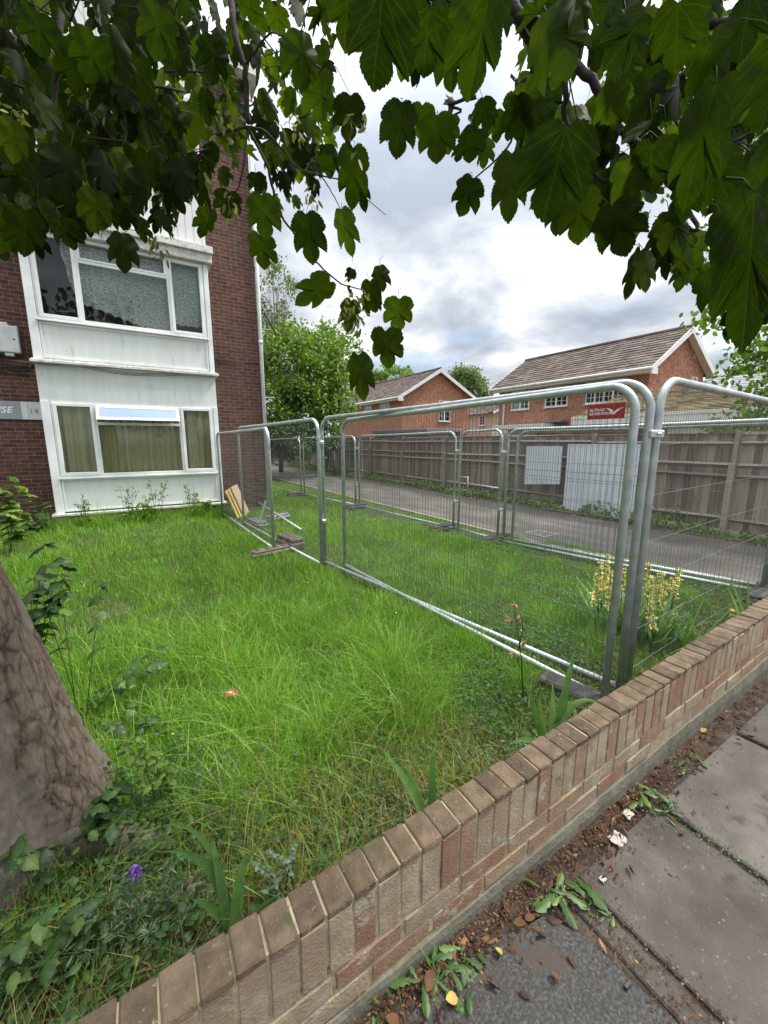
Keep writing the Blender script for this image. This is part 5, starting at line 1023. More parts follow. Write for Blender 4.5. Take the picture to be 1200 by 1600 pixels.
# hanging clusters of winged seeds
def seeds(px, py, d, n=16, sz=.032):
    c = D(px, py, d); cl2 = Cloud(); pts = c+np.stack([rng.normal(0, .016, n), rng.normal(0, .016, n), rng.normal(0, .026, n)], 1)
    Y = norm(np.stack([rng.normal(0, .6, n), rng.normal(0, .6, n), -np.abs(rng.normal(.8, .3, n))], 1)); X, Y, Z = frames(Y, rand_unit(n)); cl2.add(OVT[0], OVT[1], pts, X, Y, Z, np.stack([np.full(n, sz*.55), np.full(n, sz), np.full(n, sz*.4)], 1), rng.uniform(0, 1, n))
    cl2.build('seed_cluster', M['samara'], syc)
for a in ((545, 485, 1.7), (562, 470, 1.75), (485, 310, 1.9), (555, 190, 1.5), (345, 190, 2.0), (360, 325, 1.9), (790, 290, 1.6), (245, 385, 2.0), (465, 200, 2.0), (1055, 350, 1.6), (1040, 375, 1.6), (20, 180, 1.9), (1030, 105, 2.1), (260, 310, 2.0), (120, 130, 2.1), (555, 500, 1.7)): seeds(*a)
# ================================================================== LAWN
def inlawn(x, y):
    rn = np.where(y > 4, 5.30, 5.75); 
    m_ = (y > 0.93) & (x < rn) & ~((y > 9.45) & (x < 1.6)) & ~((y > 9.9) & (x < 2.7)) & (y < 22)
    tr = (x+0.66)**2+(y-1.98)**2 < .36**2
    return m_ & ~tr
BL = []; 
def blades(n, y0, y1, x0, x1, h, wdt, lean=.5, rshift=0.0, seg=3, clump=None, mask=None):
    x = rng.uniform(x0, x1, n); y = rng.uniform(y0, y1, n)
    if clump is not None: cx0, cy0, cr = clump; x = cx0+rng.normal(0, cr, n); y = cy0+rng.normal(0, cr, n)
    dp = np.stack([x, y, np.zeros(n)], 1)-C0; zz = dp@fw; px = 600+F*(dp@rt)/np.maximum(zz, .01); py = 800-F*(dp@up)/np.maximum(zz, .01)
    keep = inlawn(x, y) & (zz > .1) & (px > -90) & (px < 1290) & (py < 1760)
    pat = 0.5+0.5*np.sin(x*1.9+np.sin(y*1.3)*1.5)*np.sin(y*1.6+np.cos(x*1.1)); fine = 0.5+.5*np.sin(x*7.3+np.sin(y*5)*2)*np.sin(y*6.1+1)
    bare = np.exp(-((y-1.05)/.28)**2)*.65      # thin, patchy growth along the wall and round the trunk
    bare = np.maximum(bare, np.exp(-(((x+.3)/.6)**2+((y-1.35)/.4)**2))*.6)
    keep &= rng.uniform(0, 1, n) > bare
    if mask is not None: keep &= mask(x, y)
    x, y, pat, fine = x[keep], y[keep], pat[keep], fine[keep]; n = len(x)
    hh = h*1.45*(0.42+.55*pat**1.5+.55*fine**2)*np.where(x > 2.5-.16*(y-1.2)+.1, .80, 1)*np.where(x > 4.3+.15*np.maximum(0, 6-y), .45, 1)*np.where(np.abs(x-(2.5-.16*(y-1.2))) < .12, .6, 1)*rng.uniform(.45, 1.25, n); az = rng.uniform(0, 2*np.pi, n)+.0; ln = np.abs(rng.normal(lean*.5, lean*.5, n)); wd = wdt*rng.uniform(.6, 1.3, n)
    dx, dy = np.cos(az), np.sin(az); fa = rng.uniform(0, np.pi, n); sx, sy = np.cos(fa), np.sin(fa)
    lv = []; 
    for k in range(seg+1):
        t = k/seg; b = ln*hh*t*t*1.3; z = hh*(t-.28*np.minimum(ln, 1.6)*t*t); wk = wd*(1-t**1.6)*.5
        if k < seg: lv.append(np.stack([x+dx*b-sx*wk, y+dy*b-sy*wk, z-.01], 1)); lv.append(np.stack([x+dx*b+sx*wk, y+dy*b+sy*wk, z-.01], 1))
        else: lv.append(np.stack([x+dx*b, y+dy*b, z-.01], 1))
    V = np.stack(lv, 1).reshape(-1, 3); m_ = 2*seg+1; t = []
    for k in range(seg-1): q = 2*k; t += [(q, q+1, q+3), (q, q+3, q+2)]
    t.append((2*seg-2, 2*seg-1, 2*seg)); T = (np.array(t)[None]+np.arange(n)[:, None, None]*m_).reshape(-1, 3)
    big = .5+.5*np.sin(x*.9+1.3)*np.sin(y*.75+.4); r = np.clip(rng.normal(.22+.22*big+.22*fine+rshift-.12*np.exp(-((y-1.2)/.5)**2), .19, n), 0, .90); dry = rng.uniform(0, 1, n) < (.025+.42*np.exp(-((y-1.25)/.42)**2)*(x < 1.5)+.15*np.exp(-((y-1.2)/.3)**2)+.03*(fine > .8)); r = np.where(dry, rng.uniform(.92, 1, n), r)
    BL.append((V, T, np.repeat(r, m_)))
blades(60000, .93, 2.3, -1.2, 3.4, .12, .0042, .8); blades(60000, 2.2, 4.0, -2.2, 5.8, .13, .0045, .7); blades(26000, .93, 2.3, 3.4, 5.8, .085, .005, .7)
blades(70000, 4.0, 7.0, -3.6, 5.4, .12, .006, .6); blades(60000, 7.0, 12.5, -5.2, 5.4, .11, .009, .5, seg=2); blades(14000, 12.5, 22, 2.6, 5.3, .11, .014, .5, seg=2)
for c in ((.95, 2.15, .22), (1.25, 1.9, .18), (.6, 2.6, .25), (.75, 1.85, .15), (1.6, 2.3, .2), (.2, 2.2, .18), (0.9, 3.1, .3), (1.5, 3.0, .3), (-.1, 3.2, .3), (.1, 1.7, .12), (4.9, 4.2, .2), (5.2, 4.5, .12)): blades(1500, 0, 0, 0, 0, .24, .0045, 1.0, clump=c)
blades(2500, 9.1, 9.5, -1.6, 1.6, .28, .007, .5, rshift=.12)
V = np.concatenate([b[0] for b in BL]); n0 = 0; TT = []
for b in BL: TT.append(b[1]+n0); n0 += len(b[0])
lawn = npmesh('lawn_grass', V, np.concatenate(TT), M['grass'], None, np.concatenate([b[2] for b in BL])); tag(lawn, 'long unmown green grass covering the site', 'grass', kind='stuff')
print('grass tris', sum(len(b[1]) for b in BL))
# seed-head stalks and thin straw
cl = Cloud(); n = 420; x = rng.uniform(-1.5, 5, n); y = rng.uniform(1.0, 6, n); k_ = inlawn(x, y); x, y = x[k_], y[k_]; n = len(x)
Y = norm(np.stack([rng.normal(0, .5, n), rng.normal(0, .5, n), np.ones(n)*.8], 1)); X, Y, Z = frames(Y, rand_unit(n)); cl.add(QUAD[0], QUAD[1], np.stack([x, y, np.zeros(n)], 1), X, Y, Z, np.stack([np.full(n, .004), rng.uniform(.15, .4, n), np.full(n, .1)], 1), rng.uniform(0, 1, n))
# matted dead stems near the wall foot and trunk
n = 5200; x = rng.uniform(-1.2, 5.4, n); y = .93+np.abs(rng.normal(0, .35, n)); k_ = inlawn(x, y); x, y = x[k_], y[k_]; n = len(x)
Y = norm(np.stack([rng.normal(0, 1, n), rng.normal(0, 1, n), rng.uniform(0, .5, n)], 1)); X, Y, Z = frames(Y, rand_unit(n)); cl.add(QUAD[0], QUAD[1], np.stack([x, y, np.full(n, .015)], 1), X, Y, Z, np.stack([np.full(n, .005), rng.uniform(.06, .2, n), np.full(n, .03)], 1), rng.uniform(0, 1, n))
tag(cl.build('dry_stems', M['straw']), 'dry straw coloured stems matted in the grass by the wall', 'dry grass', kind='stuff')
# broad ground cover: clover, weeds
cl = Cloud()
def cover(n, x, y, zmax, s0, s1):
    k_ = inlawn(x, y); x, y = x[k_], y[k_]; n = len(x); Y = norm(np.stack([rng.normal(0, 1, n), rng.normal(0, 1, n), rng.uniform(-.1, .5, n)], 1)); X, Y, Z = frames(Y, rand_unit(n)*.4+np.array([0, 0, 1.])); cl.add(TOO[0], TOO[1], np.stack([x, y, rng.uniform(.01, zmax, n)], 1), X, Y, Z, rng.uniform(s0, s1, n), np.clip(rng.normal(.5, .25, n), 0, 1))
n = 5500; cover(n, rng.uniform(-1.2, 5.4, n), .93+np.abs(rng.normal(0, .5, n)), .07, .015, .035)
n = 5000; cover(n, 2.0+rng.normal(0, .8, n), 1.7+rng.normal(0, .5, n), .06, .015, .03)
n = 4000; cover(n, rng.uniform(2.4, 5.5, n), rng.uniform(1.1, 4, n), .07, .015, .035)
n = 900; cover(n, -.12+rng.normal(0, .22, n), 1.75+rng.normal(0, .22, n), .16, .012, .035); n = 1000; cover(n, -.25+rng.normal(0, .35, n), 1.35+rng.normal(0, .2, n), .12, .015, .04)
tag(cl.build('ground_cover', M['ground_leaf']), 'small leaved clover and weeds low in the grass near the brick wall', 'ground cover', kind='stuff')
# weeds along the foot of the timber fence
cl = Cloud(); n = 6500; y = rng.uniform(.5, 26, n); x = 8.42+rng.normal(0, .13, n)*(1+.4*np.sin(y*2)); z = np.abs(rng.normal(0, .12, n))*(1+.8*np.sin(y*1.3+1)*np.sin(y*3.1)); m_ = (x > 8.1) & (x < 8.6); x, y, z = x[m_], y[m_], z[m_]
foliage_cloud(cl, np.stack([x, y, z], 1), .085, .1, 1.0, OVT); tag(cl.build('weeds', M['bush_leaf']), 'low green weeds along the foot of the timber fence', 'weeds', kind='stuff')
cl = Cloud(); n = 2500; y = rng.uniform(1, 24, n); x = 8.2+np.abs(rng.normal(0, .12, n)); Y = norm(np.stack([rng.normal(0, 1, n), rng.normal(0, 1, n), rng.normal(0, .1, n)], 1)); X, Y, Z = frames(Y, rand_unit(n)*.3+np.array([0, 0, 1.])); cl.add(OVT[0], OVT[1], np.stack([x, y, np.full(n, .015)], 1), X, Y, Z, rng.uniform(.04, .08, n), rng.uniform(0, 1, n)); tag(cl.build('leaf_litter', M['dead_leaf']), 'brown dead leaves along the far edge of the road', 'leaf litter', kind='stuff')
# white daisies and a few yellow flowers
cl = Cloud(); n = 160; x = rng.uniform(-1, 5, n); y = rng.uniform(2, 8, n); k_ = inlawn(x, y); x, y = x[k_], y[k_]; n = len(x); X, Y, Z = frames(rand_unit(n)*np.array([1, 1, .2]), np.tile([0, 0, 1.], (n, 1))); cl.add(OVT[0], OVT[1], np.stack([x, y, rng.uniform(.06, .12, n)], 1), X, Y, Z, np.full(n, .016), rng.uniform(0, 1, n)); tag(cl.build('tiny_flowers', M['yellow_petal']), 'tiny pale flowers scattered through the grass', 'flowers', kind='stuff')
# ================================================================== PLANTS
def iris(x, y, label, leaves, z=0.0, group='iris clumps behind the wall'):
    t = empty('iris_plant', (x, y, z), label, 'plant', group); mb = MB()
    for (az, L_, w_, ln, bd, pw) in leaves: strap(mb, (x+random.uniform(-.025, .025), y+random.uniform(-.015, .015), z-.01), R(az), L_, w_, ln, bd, 14, power=pw, flat=random.uniform(-.5, .5))
    mb.build('leaf', M['strap_leaf'], t); return t
iris(.12, 1.16, 'iris clump near the tree root, one folded leaf arching to the left', [(172, .50, .034, .12, 1.35, 3.0), (150, .56, .036, .02, 2.3, 4.0), (160, .42, .030, .03, .1, 1.6), (200, .30, .026, .25, .4, 1.6), (-20, .42, .030, .05, 2.6, 4.0), (-25, .36, .030, .1, .2, 1.6), (330, .24, .024, .4, .8, 1.6)])
iris(.86, 1.0, 'small iris clump with stiff leaves showing over the wall, left of the fence corner', [(165, .60, .036, .28, .35, 1.5), (150, .48, .032, .22, .2, 1.5), (140, .52, .038, .01, .02, 1.5), (-30, .56, .046, .25, 1.15, 1.7), (175, .34, .03, .7, .8, 1.5), (200, .30, .028, .8, .6, 1.5), (-20, .36, .034, .5, .9, 1.5)])
iris(1.64, 1.08, 'iris clump with tall upright leaves beside the black fence foot', [(-35, .64, .044, .08, .05, 1.5), (-30, .50, .05, .10, 2.6, 3.4), (165, .50, .034, .28, .1, 1.5), (178, .42, .036, .5, 1.3, 1.8), (150, .46, .040, .02, .1, 2.6), (170, .42, .03, .14, .2, 1.5), (150, .34, .03, .6, .3, 1.6), (330, .34, .045, .2, 1.9, 2.2)])
iris(4.55, 1.17, 'iris clump with leaning leaves in the far corner by the brick wall', [(172, .62, .05, .62, .2, 1.5), (160, .48, .045, .3, .1, 1.5), (60, .42, .04, .1, .2, 1.5), (20, .4, .04, .3, .4, 1.5), (200, .36, .03, .7, .3, 1.5)])
# dried iris stalk
b = G(818, 1100); t = empty('dried_iris_stalk', b, 'withered iris flower stalk with papery buff blooms in front of the mesh fence', 'plant'); tp = AY(803, 945, b[1]+.02)
mb = MB(); bb, tt = Vector(b), Vector(tp); mb.tube([bb, bb.lerp(tt, .5)+Vector((.02, 0, 0)), tt], [.005, .004, .003], 6); mb.tube([bb.lerp(tt, .55), bb.lerp(tt, .7)+Vector((.05, 0, .02)), bb.lerp(tt, .85)+Vector((.06, 0, .01))], .003, 5); mb.tube([bb.lerp(tt, .4), bb.lerp(tt, .5)+Vector((-.04, 0, .02))], .003, 5); mb.build('stem', M['stem'], t)
for c in (tt, tt-Vector((.03, 0, .08)), tt+Vector((.05, 0, -.10)), bb.lerp(tt, .5)+Vector((-.045, 0, .03)), bb.lerp(tt, .62)+Vector((.05, 0, 0))):
    cl = Cloud(); n = 14; Y = norm(rand_unit(n)*.6+np.array([0, 0, -.4])); X, Y, Z = frames(Y, rand_unit(n)); cl.add(OVT[0]*np.array([.7, 1, 1.6]), OVT[1], np.tile(np.array(c), (n, 1))+rng.normal(0, .004, (n, 3)), X, Y, Z, rng.uniform(.018, .034, n), rng.uniform(0, 1, n)); cl.build('bloom', M['dry_petal'], t)
# yellow flower spikes
def spikes(px, py, label, nl, spl, z=0.0):
    spl = [(a_, b_, c_, d_*1.15) for a_, b_, c_, d_ in spl]
    b = G(px, py, z); t = empty('yellow_flower_clump', b, label, 'plant', 'yellow flowered clumps behind the mesh fence'); mb = MB()
    for i in range(nl): strap(mb, (b[0]+random.gauss(0, .09), b[1]+random.gauss(0, .09), -.01), random.uniform(0, 6.28), random.uniform(.28, .52), .022, random.uniform(.05, .7), random.uniform(0, .9), 6)
    if nl: mb.build('leaf', M['strap_leaf'], t)
    for (x_, y_, dy, hgt) in spl:
        p0 = Vector((b[0]+dy*.5, b[1]+dy, 0)); tp_ = AY(x_, y_, b[1]+dy); tp_ = Vector(tp_); base_ = Vector((tp_[0]*.6+b[0]*.4, b[1]+dy*.6, 0)); s_ = MB(); s_.tube([base_, base_.lerp(tp_, .5)+Vector((.01, 0, 0)), tp_], .003, 5); st_ = s_.build('flower_spike', M['stem'], t)
        cl = Cloud(); n = int(hgt*300); tt_ = rng.uniform(0, 1, n); ring = np.floor(tt_*hgt/.03)*.03/hgt; ax_ = np.array(tp_-base_); ax_ = ax_/np.linalg.norm(ax_); pts = np.array(tp_)[None]-ax_*(ring*hgt)[:, None]+rng.normal(0, 1, (n, 3))*np.array([.009, .009, .004])*(.7+.5*ring)[:, None]
        Y = norm(rand_unit(n)*np.array([1, 1, .5])+np.array([0, 0, .3])); X, Y, Z = frames(Y, rand_unit(n)); cl.add(OVT[0], OVT[1], pts, X, Y, Z, np.stack([np.full(n, .026), np.full(n, .026), np.full(n, .015)], 1), rng.uniform(0, 1, n)); cl.build('petals', M['yellow_petal'], st_)
spikes(955, 985, 'left clump of yellow flower spikes, seen through the mesh left of the corner posts', 75, [(950, 868, 0, .30), (938, 880, .1, .25), (932, 898, .1, .2), (925, 928, -.1, .12), (955, 895, -.1, .3), (975, 890, .1, .18), (972, 930, 0, .12)])
spikes(1020, 1010, 'right clump of yellow flower spikes, between the corner posts and the brick wall', 120, [(1014, 884, .1, .22), (1018, 902, 0, .32), (1034, 892, .1, .24), (1040, 912, 0, .2), (1062, 890, .15, .2), (1060, 905, .1, .16), (1050, 905, .2, .12), (1021, 965, -.15, .12), (1056, 960, 0, .1)])
spikes(1142, 975, 'single short yellow flower spike just behind the brick wall coping', 5, [(1143, 954, 0, .07)])
# leafy stems (brambles, nettles, saplings)
def stemplant(name, label, bx, by, stems, leaf=.05, mt='ground_leaf', group=None, pairs=7, z=0.0, cat='plant', absolute=None):
    b = np.array(absolute) if absolute is not None else G(bx, by, z); t = empty(name, b, label, cat, group); s_ = MB(); P_ = []; A_ = []
    for (x_, y_, dY) in stems:
        tp_ = Vector(AY(x_, y_, b[1]+dY)); b0 = Vector(b)+Vector((random.uniform(-.04, .04), random.uniform(-.03, .03), 0)); mid = b0.lerp(tp_, .5)+Vector((random.uniform(-.03, .03), 0, .04+(tp_-b0).length*.12)); pth = [b0, b0.lerp(mid, .6)+Vector((0, 0, .02)), mid, tp_]; s_.tube(pth, [.0035, .003, .0022, .001], 5)
        for i in range(pairs):
            f_ = .25+.75*(i+1)/pairs; q = (mid.lerp(tp_, (f_-.5)*2) if f_ > .5 else b0.lerp(mid, f_*2))
            for sg_ in (-1, 1): P_.append(q); A_.append((sg_, i*1.9+random.random()))
        P_.append(tp_); A_.append((0, 0))
    s_.build('stem', M['stem'], t); k = len(P_); Y = norm(np.array([(math.cos(a)*s if s else 0.3, math.sin(a)*s, random.uniform(-.5, .25)) for s, a in A_])); X, Y, Z = frames(Y, rand_unit(k)*.5+np.array([0, 0, 1.2])); cl = Cloud()
    sz = leaf*rng.uniform(.6, 1.25, k); cl.add(TOO[0], TOO[1], np.array([tuple(p) for p in P_]), X, Y, Z, np.stack([sz*1.1, sz, sz], 1), np.clip(rng.normal(.45, .25, k), 0, 1)); cl.build('foliage', M[mt], t); return t
stemplant('bramble', 'bramble shoot growing from behind the trunk, arching right over the grass', 130, 1150, [(250, 1012, .3), (235, 1040, .1), (160, 910, .5), (95, 870, .6), (150, 1085, .2), (60, 905, .7)], .075, pairs=5)
stemplant('bramble', 'low bramble in the grass to the right of the trunk base', 190, 1180, [(240, 1120, .1), (290, 1130, .1), (210, 1090, .3), (170, 1130, .1)], .06, pairs=5)
stemplant('lemon_balm', 'bright leafy shoot with rounded leaves against the trunk foot', 150, 1330, [(165, 1235, -.05), (195, 1225, 0), (150, 1260, -.1), (180, 1285, -.1), (205, 1265, 0), (140, 1300, -.1)], .055, pairs=5, mt='ground_leaf')
stemplant('lemon_balm', 'rounded leaf shoot in front of the pale face of the trunk', 50, 1400, [(30, 1310, -.1), (75, 1325, -.1), (65, 1375, -.1), (90, 1395, -.1), (20, 1345, -.15)], .05, pairs=3)
stemplant('dead_nettle', 'broad leaved nettle like plant in the bottom left corner', 50, 1540, [(60, 1440, -.05), (90, 1460, 0), (30, 1470, -.1), (110, 1500, -.05), (20, 1520, -.1), (75, 1500, -.1), (40, 1580, -.1)], .045, pairs=5)
stemplant('dead_nettle', 'low broad leaved weed between the trunk and the wall, right of the corner plant', 150, 1490, [(130, 1420, 0), (175, 1440, 0), (190, 1500, 0), (120, 1470, 0), (215, 1545, 0)], .045, pairs=4)
stemplant('tall_weed', 'pale green tall weed standing by the brick wall at the left edge', 0, 0, [(20, 745, 0), (35, 760, .1), (5, 765, 0), (40, 800, 0), (15, 800, 0), (30, 830, .1), (-10, 760, 0)], .17, mt='bush_leaf', pairs=5, absolute=(-1.75, 7.6, 0))
stemplant('tall_weed', 'dark leafy weed at the foot of the brick wall left of the bay', 0, 0, [(60, 790, 0), (75, 810, .1), (50, 820, 0), (70, 830, 0), (30, 840, 0)], .15, pairs=4, absolute=(-1.75, 9.0, 0))
stemplant('leafy_sapling', 'thin sapling with dark drooping leaves left of the lawn, above the trunk', 0, 0, [(95, 880, 0), (70, 850, .1), (100, 905, 0), (55, 900, 0), (85, 930, 0), (40, 935, 0)], .09, pairs=4, absolute=(-.72, 3.0, 0))
stemplant('cow_parsley', 'ferny light green weed in the grass right of the trunk', 0, 0, [(215, 1150, 0), (235, 1180, .05), (190, 1165, 0), (260, 1200, 0)], .04, mt='bush_leaf', pairs=7, absolute=(-.02, 1.75, 0))
stemplant('mugwort', 'grey green bushy weed between the iris clump and the wall', 0, 0, [(420, 1330, 0), (440, 1360, 0), (400, 1350, .05), (460, 1320, .05), (410, 1390, 0)], .018, mt='grey_leaf', pairs=12, absolute=(.3, 1.15, 0))
# weeds with seed heads against the bay
for i, (px, top_, lb) in enumerate(((130, 770, 'thin seeding weed at the left end of the bay plinth'), (200, 760, 'group of thin seeding weeds under the middle of the ground floor window'), (228, 772, 'leafy upright weed under the middle of the ground floor window'), (245, 755, 'tall branched seeding weed right of centre below the window'), (300, 762, 'thin seeding weeds below the right hand casement'), (318, 775, 'small leafy weed near the right end of the bay plinth'))):
    b = AY(px, 812, 9.25); b[2] = 0; t = empty('seeding_weed', b, lb, 'weed', 'weeds along the foot of the window bay'); mb = MB(); tips = []
    for k in range(7):
        tp_ = Vector(AY(px+random.uniform(-16, 16), top_+random.uniform(-6, 22), 9.2)); bb = Vector(b)+Vector((random.uniform(-.06, .06), 0, 0)); mb.tube([bb, bb.lerp(tp_, .6)+Vector((0, 0, .03)), tp_], .0035, 4); tips.append(tp_)
        for q in range(3): c = bb.lerp(tp_, random.uniform(.5, .9)); e = c+Vector((random.uniform(-.07, .07), 0, random.uniform(.02, .07))); mb.tube([c, e], .0025, 3); tips.append(e)
    mb.build('stem', M['stem'], t); cl = Cloud(); P_ = np.repeat(np.array([tuple(q) for q in tips]), 5, 0)+rng.normal(0, .012, (len(tips)*5, 3)); foliage_cloud(cl, P_, .03); 
    P2 = np.array(b)+np.stack([rng.normal(0, .08, 60), rng.normal(0, .05, 60), rng.uniform(.02, .35 if i in (2, 5) else .2, 60)], 1); foliage_cloud(cl, P2, .09, -.3); cl.build('foliage', M['bush_leaf'], t)
# lavender with one purple flower
b = G(215, 1475); t = empty('lavender', b, 'grey green lavender with a purple flower head between the trunk and the wall', 'plant'); cl = Cloud(); n = 900; ks = rng.integers(0, 26, n); tips = np.stack([rng.normal(0, .11, 26), rng.normal(.03, .07, 26), rng.uniform(.08, .22, 26)], 1); f_ = rng.uniform(.2, 1, n); pts = b+tips[ks]*f_[:, None]; Y = norm(rand_unit(n)+np.array([0, 0, .5])); X, Y, Z = frames(Y, rand_unit(n)); cl.add(QUAD[0], QUAD[1], pts, X, Y, Z, np.stack([np.full(n, .006), np.full(n, .035), np.full(n, .02)], 1), rng.uniform(0, 1, n)); cl.build('foliage', M['grey_leaf'], t)
mb = MB()
for q in tips: mb.tube([b, b+q], .0015, 4)
fl = AY(212, 1362, b[1]+.05); mb.tube([b, fl], .002, 4); mb.build('stem', M['stem'], t); cl = Cloud(); foliage_cloud(cl, np.array(fl)+rng.normal(0, 1, (60, 3))*np.array([.008, .008, .012]), .014); cl.build('flower', M['purple_petal'], t)
mb = MB(); a, b = G(255, 1420, .05), G(320, 1380, .09); c = G(285, 1392, .08); mb.tube([a, c, b], [.016, .013, .008], 8); mb.tube([c, G(300, 1370, .15)], [.009, .004], 6); tag(mb.build('fallen_branch', M['bark']), 'short broken branch lying between the lavender and the iris clump', 'branch')
# rosette weeds at the foot of the wall on the pavement
def rosette(px, py, label, n, L_, spread=0.02, cols='ground_leaf', rise=.5, dirs=None):
    b = G(px, py, .0); t = empty('pavement_weed', b, label, 'weed', 'weeds along the foot of the garden wall'); cl = Cloud(); a = rng.uniform(0, 2*np.pi, n); Y = norm(np.stack([np.cos(a), np.sin(a)-.25, rng.uniform(.05, rise, n)], 1)); X, Y, Z = frames(Y, np.tile([0, 0, 1.], (n, 1))); P_ = np.array(b)+np.stack([rng.normal(0, spread, n), rng.normal(0, spread*.5, n), rng.uniform(.003, .02, n)], 1)
    P_[:, 1] = np.minimum(P_[:, 1], .765); l_ = L_*rng.uniform(.55, 1.15, n); cl.add(DAND[0], DAND[1], P_, X, Y, Z, np.stack([l_*.62, l_, l_*.7], 1), np.clip(rng.normal(.6, .22, n), 0, 1)); cl.build('foliage', M[cols], t)
hd = [(0, 0), (.05, .1), (.09, .2), (.07, .28), (.15, .36), (.12, .45), (.22, .55), (.17, .64), (.26, .74), (.2, .86), (.1, .96), (0, 1.02)]
o_ = hd+[(-u, v) for u, v in hd[-2:0:-1]]; Pn = np.array([(0, .55)]+o_); DAND = (np.stack([Pn[:, 0], Pn[:, 1], -.45*np.abs(Pn[:, 0])-.45*Pn[:, 1]**2], 1), np.array([(0, 1+i, 1+(i+1) % len(o_)) for i in range(len(o_))]))
rosette(690, 1520, 'leafy weed clump at the wall foot nearest the viewer', 22, .095, .045); rosette(735, 1495, 'small light green weed beside the nearest clump', 8, .05, .02); rosette(880, 1385, 'dandelion with ragged bright leaves at the wall foot', 16, .11, .03); rosette(850, 1395, 'single broad pale leaf weed left of the dandelion', 4, .06, .01); rosette(1010, 1245, 'ragged weed growing in the slab joint by the white litter', 14, .08, .03); rosette(1040, 1275, 'low weed trailing along the slab joint', 9, .05, .04); rosette(1075, 1185, 'flattened weed leaves at the wall foot farther along', 7, .07, .03); rosette(940, 1430, 'tiny weed in the joint beyond the asphalt patch', 9, .035, .03); rosette(590, 1590, 'weed half out of frame at the lower edge by the wall', 6, .06, .02)
# ---- litter
def scatter(n, fx, fy, s0, s1, mt, name, label, cat, tmpl=OVT, curl=.4, z=.006, dist=None):
    cl = Cloud(); x, y = fx(n), fy(n); m_ = y < .775; x, y = x[m_], y[m_]; n = len(x); Y = norm(np.stack([rng.normal(0, 1, n), rng.normal(0, 1, n), rng.normal(0, .12, n)], 1)); X, Y, Z = frames(Y, rand_unit(n)*curl+np.array([0, 0, 1.])); sz = rng.uniform(s0, s1, n); cl.add(tmpl[0], tmpl[1], np.stack([x, y, rng.uniform(z, z+.006, n)], 1), X, Y, Z, np.stack([sz*.7, sz, sz*.9], 1), rng.beta(1.2, 2.6, n)); return tag(cl.build(name, M[mt]), label, cat, kind='stuff')
def nearwall(sc_): return lambda n: .78-np.abs(rng.normal(0, sc_, n))
def clumpx(n): c = np.array([.55, .75, 1.0, 1.25, 1.5, 1.75, 2.0, 2.35, 2.8, 3.3, 4.0]); return rng.choice(c, n)+rng.normal(0, .14, n)
scatter(4600, clumpx, nearwall(.06), .006, .016, 'dead_leaf', 'leaf_litter', 'crumbled brown leaf litter and twigs along the foot of the garden wall', 'leaf litter', QUAD)
scatter(230, clumpx, nearwall(.10), .02, .045, 'dead_leaf', 'leaf_litter', 'curled dry brown leaves gathered along the foot of the garden wall', 'leaf litter', TOO, curl=1.1, z=.010)
scatter(1500, lambda n: rng.uniform(-1, 6, n), nearwall(.05), .006, .018, 'dead_leaf', 'leaf_litter', 'fine brown debris in the angle of the garden wall', 'leaf litter', QUAD)
scatter(900, lambda n: 1.21+rng.normal(0, .05, n), lambda n: rng.uniform(-.2, .7, n), .005, .014, 'dead_leaf', 'leaf_litter', 'crumbs of debris in the joint beside the asphalt patch', 'leaf litter', QUAD, z=.003)
scatter(700, lambda n: 1.86+rng.normal(0, .025, n), lambda n: rng.uniform(-.2, .7, n), .004, .012, 'ground_leaf', 'moss', 'moss and tiny weeds filling the paving joint', 'moss', QUAD, z=.003)
scatter(260, lambda n: rng.uniform(-.5, 5, n), lambda n: .7-np.abs(rng.normal(0, .3, n)), .003, .009, 'dead_leaf', 'crumbs', 'scattered crumbs on the paving slabs', 'debris', QUAD)
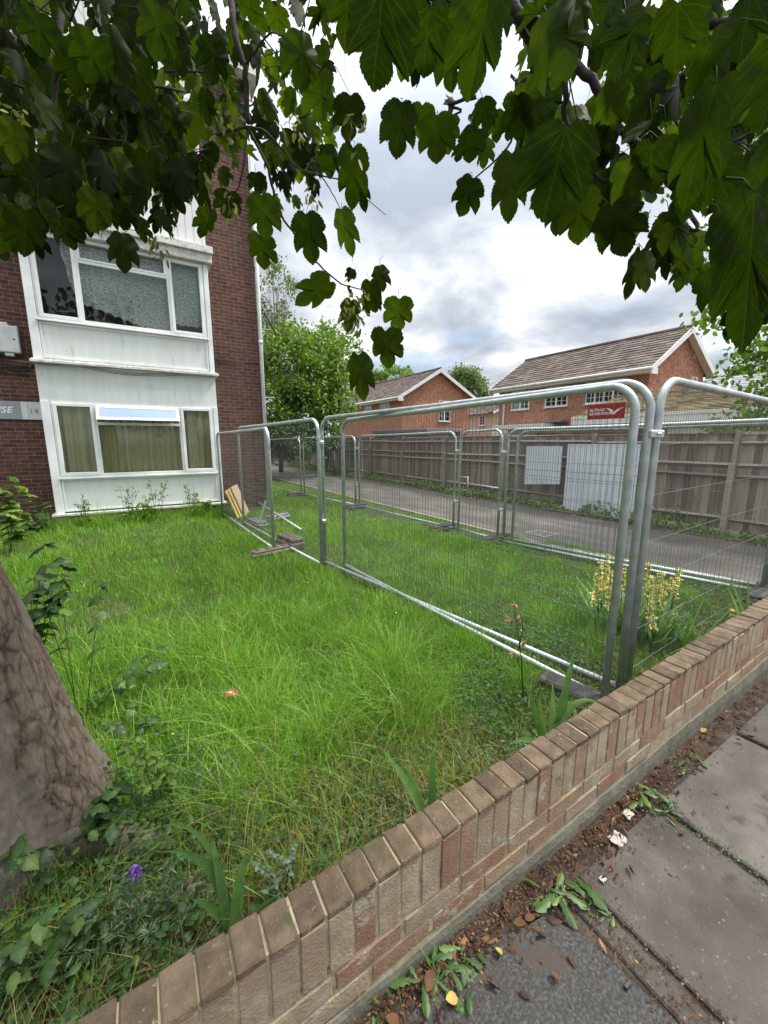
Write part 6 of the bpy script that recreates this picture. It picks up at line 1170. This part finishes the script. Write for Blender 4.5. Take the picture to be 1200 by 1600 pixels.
for i, (px, py, s, r_, lb) in enumerate(((862, 1518, .03, .5, 'small tan leaf lying alone on the asphalt patch'), (605, 1585, .05, .65, 'curled orange leaf at the wall foot by the lower edge'), (668, 1550, .045, .5, 'curled brown leaf under the nearest weed clump'), (715, 1560, .04, .95, 'yellowing leaf beside the nearest weed clump'), (803, 1442, .04, .55, 'rust coloured leaf left of the dandelion'), (775, 1480, .03, .97, 'small yellow leaf near the asphalt patch'), (1095, 1143, .035, .95, 'yellow leaf at the wall foot by the far slab'), (820, 1435, .035, .6, 'second rust coloured leaf touching the first'), (1110, 1150, .04, .4, 'brown leaf just beyond the yellow one'))):
    p = G(px, py, .012); a = random.uniform(0, 6.28); cl = Cloud(); Y = norm(np.array([[math.cos(a), math.sin(a), .1]])); X, Y, Z = frames(Y, np.array([[.3, -.3, 1.]])); cl.add(OVT[0]*np.array([1, 1, -1.2]), OVT[1], p[None], X, Y, Z, np.array([[s*1.1, s, s]]), np.array([r_])); tag(cl.build('fallen_leaf', M['dead_leaf']), lb, 'leaf', 'fallen leaves on the pavement')
def crumple(name, px, py, sz, mt, label, cat, z=.012, sq=.35):
    p = G(px, py, z); mb = MB(); n, k = 9, 6; vs = []
    for i in range(n+1):
        for j in range(k+1): u, v = i/n-.5, j/k-.5; vs.append((p[0]+u*sz*1.3+random.uniform(-1, 1)*sz*.06, p[1]+v*sz+random.uniform(-1, 1)*sz*.06, z+abs(random.gauss(0, sz*.10))+sq*sz*(.3-u*u-v*v)))
    mb.add(vs, [(i*(k+1)+j, (i+1)*(k+1)+j, (i+1)*(k+1)+j+1, i*(k+1)+j+1) for i in range(n) for j in range(k)]); return tag(mb.build(name, mt), label, cat)
crumple('crumpled_paper', 981, 1272, .035, M['paper'], 'small crumpled white wrapper by the slab joint', 'litter', .01)
crumple('torn_paper', 965, 1312, .05, M['paper'], 'flattened torn pale paper left of the slab joint', 'litter', .006, .05)
crumple('paper_scrap', 942, 1373, .018, M['paper'], 'tiny white scrap beside the dandelion', 'litter', .008)
crumple('crumpled_packet', 361, 1084, .06, M['foil_red'], 'crumpled red and white packet lying in the long grass', 'litter', .09, .5)
mb = MB(); p = G(980, 1541, .006); mb.bevbox(p[0]-.012, p[1]-.006, .003, p[0]+.012, p[1]+.006, .014, .002); tag(mb.build('bottle_cap', M['cable']), 'small black piece of plastic on the asphalt patch edge', 'litter')
mb = MB(); a, b = G(830, 1345, .015), G(862, 1365, .012); mb.tube([a, (a+b)/2+np.array([0, 0, .004]), b], .003, 5); tag(mb.build('twig', M['twig']), 'bare twig lying by the wall foot left of the white wrapper', 'twig')
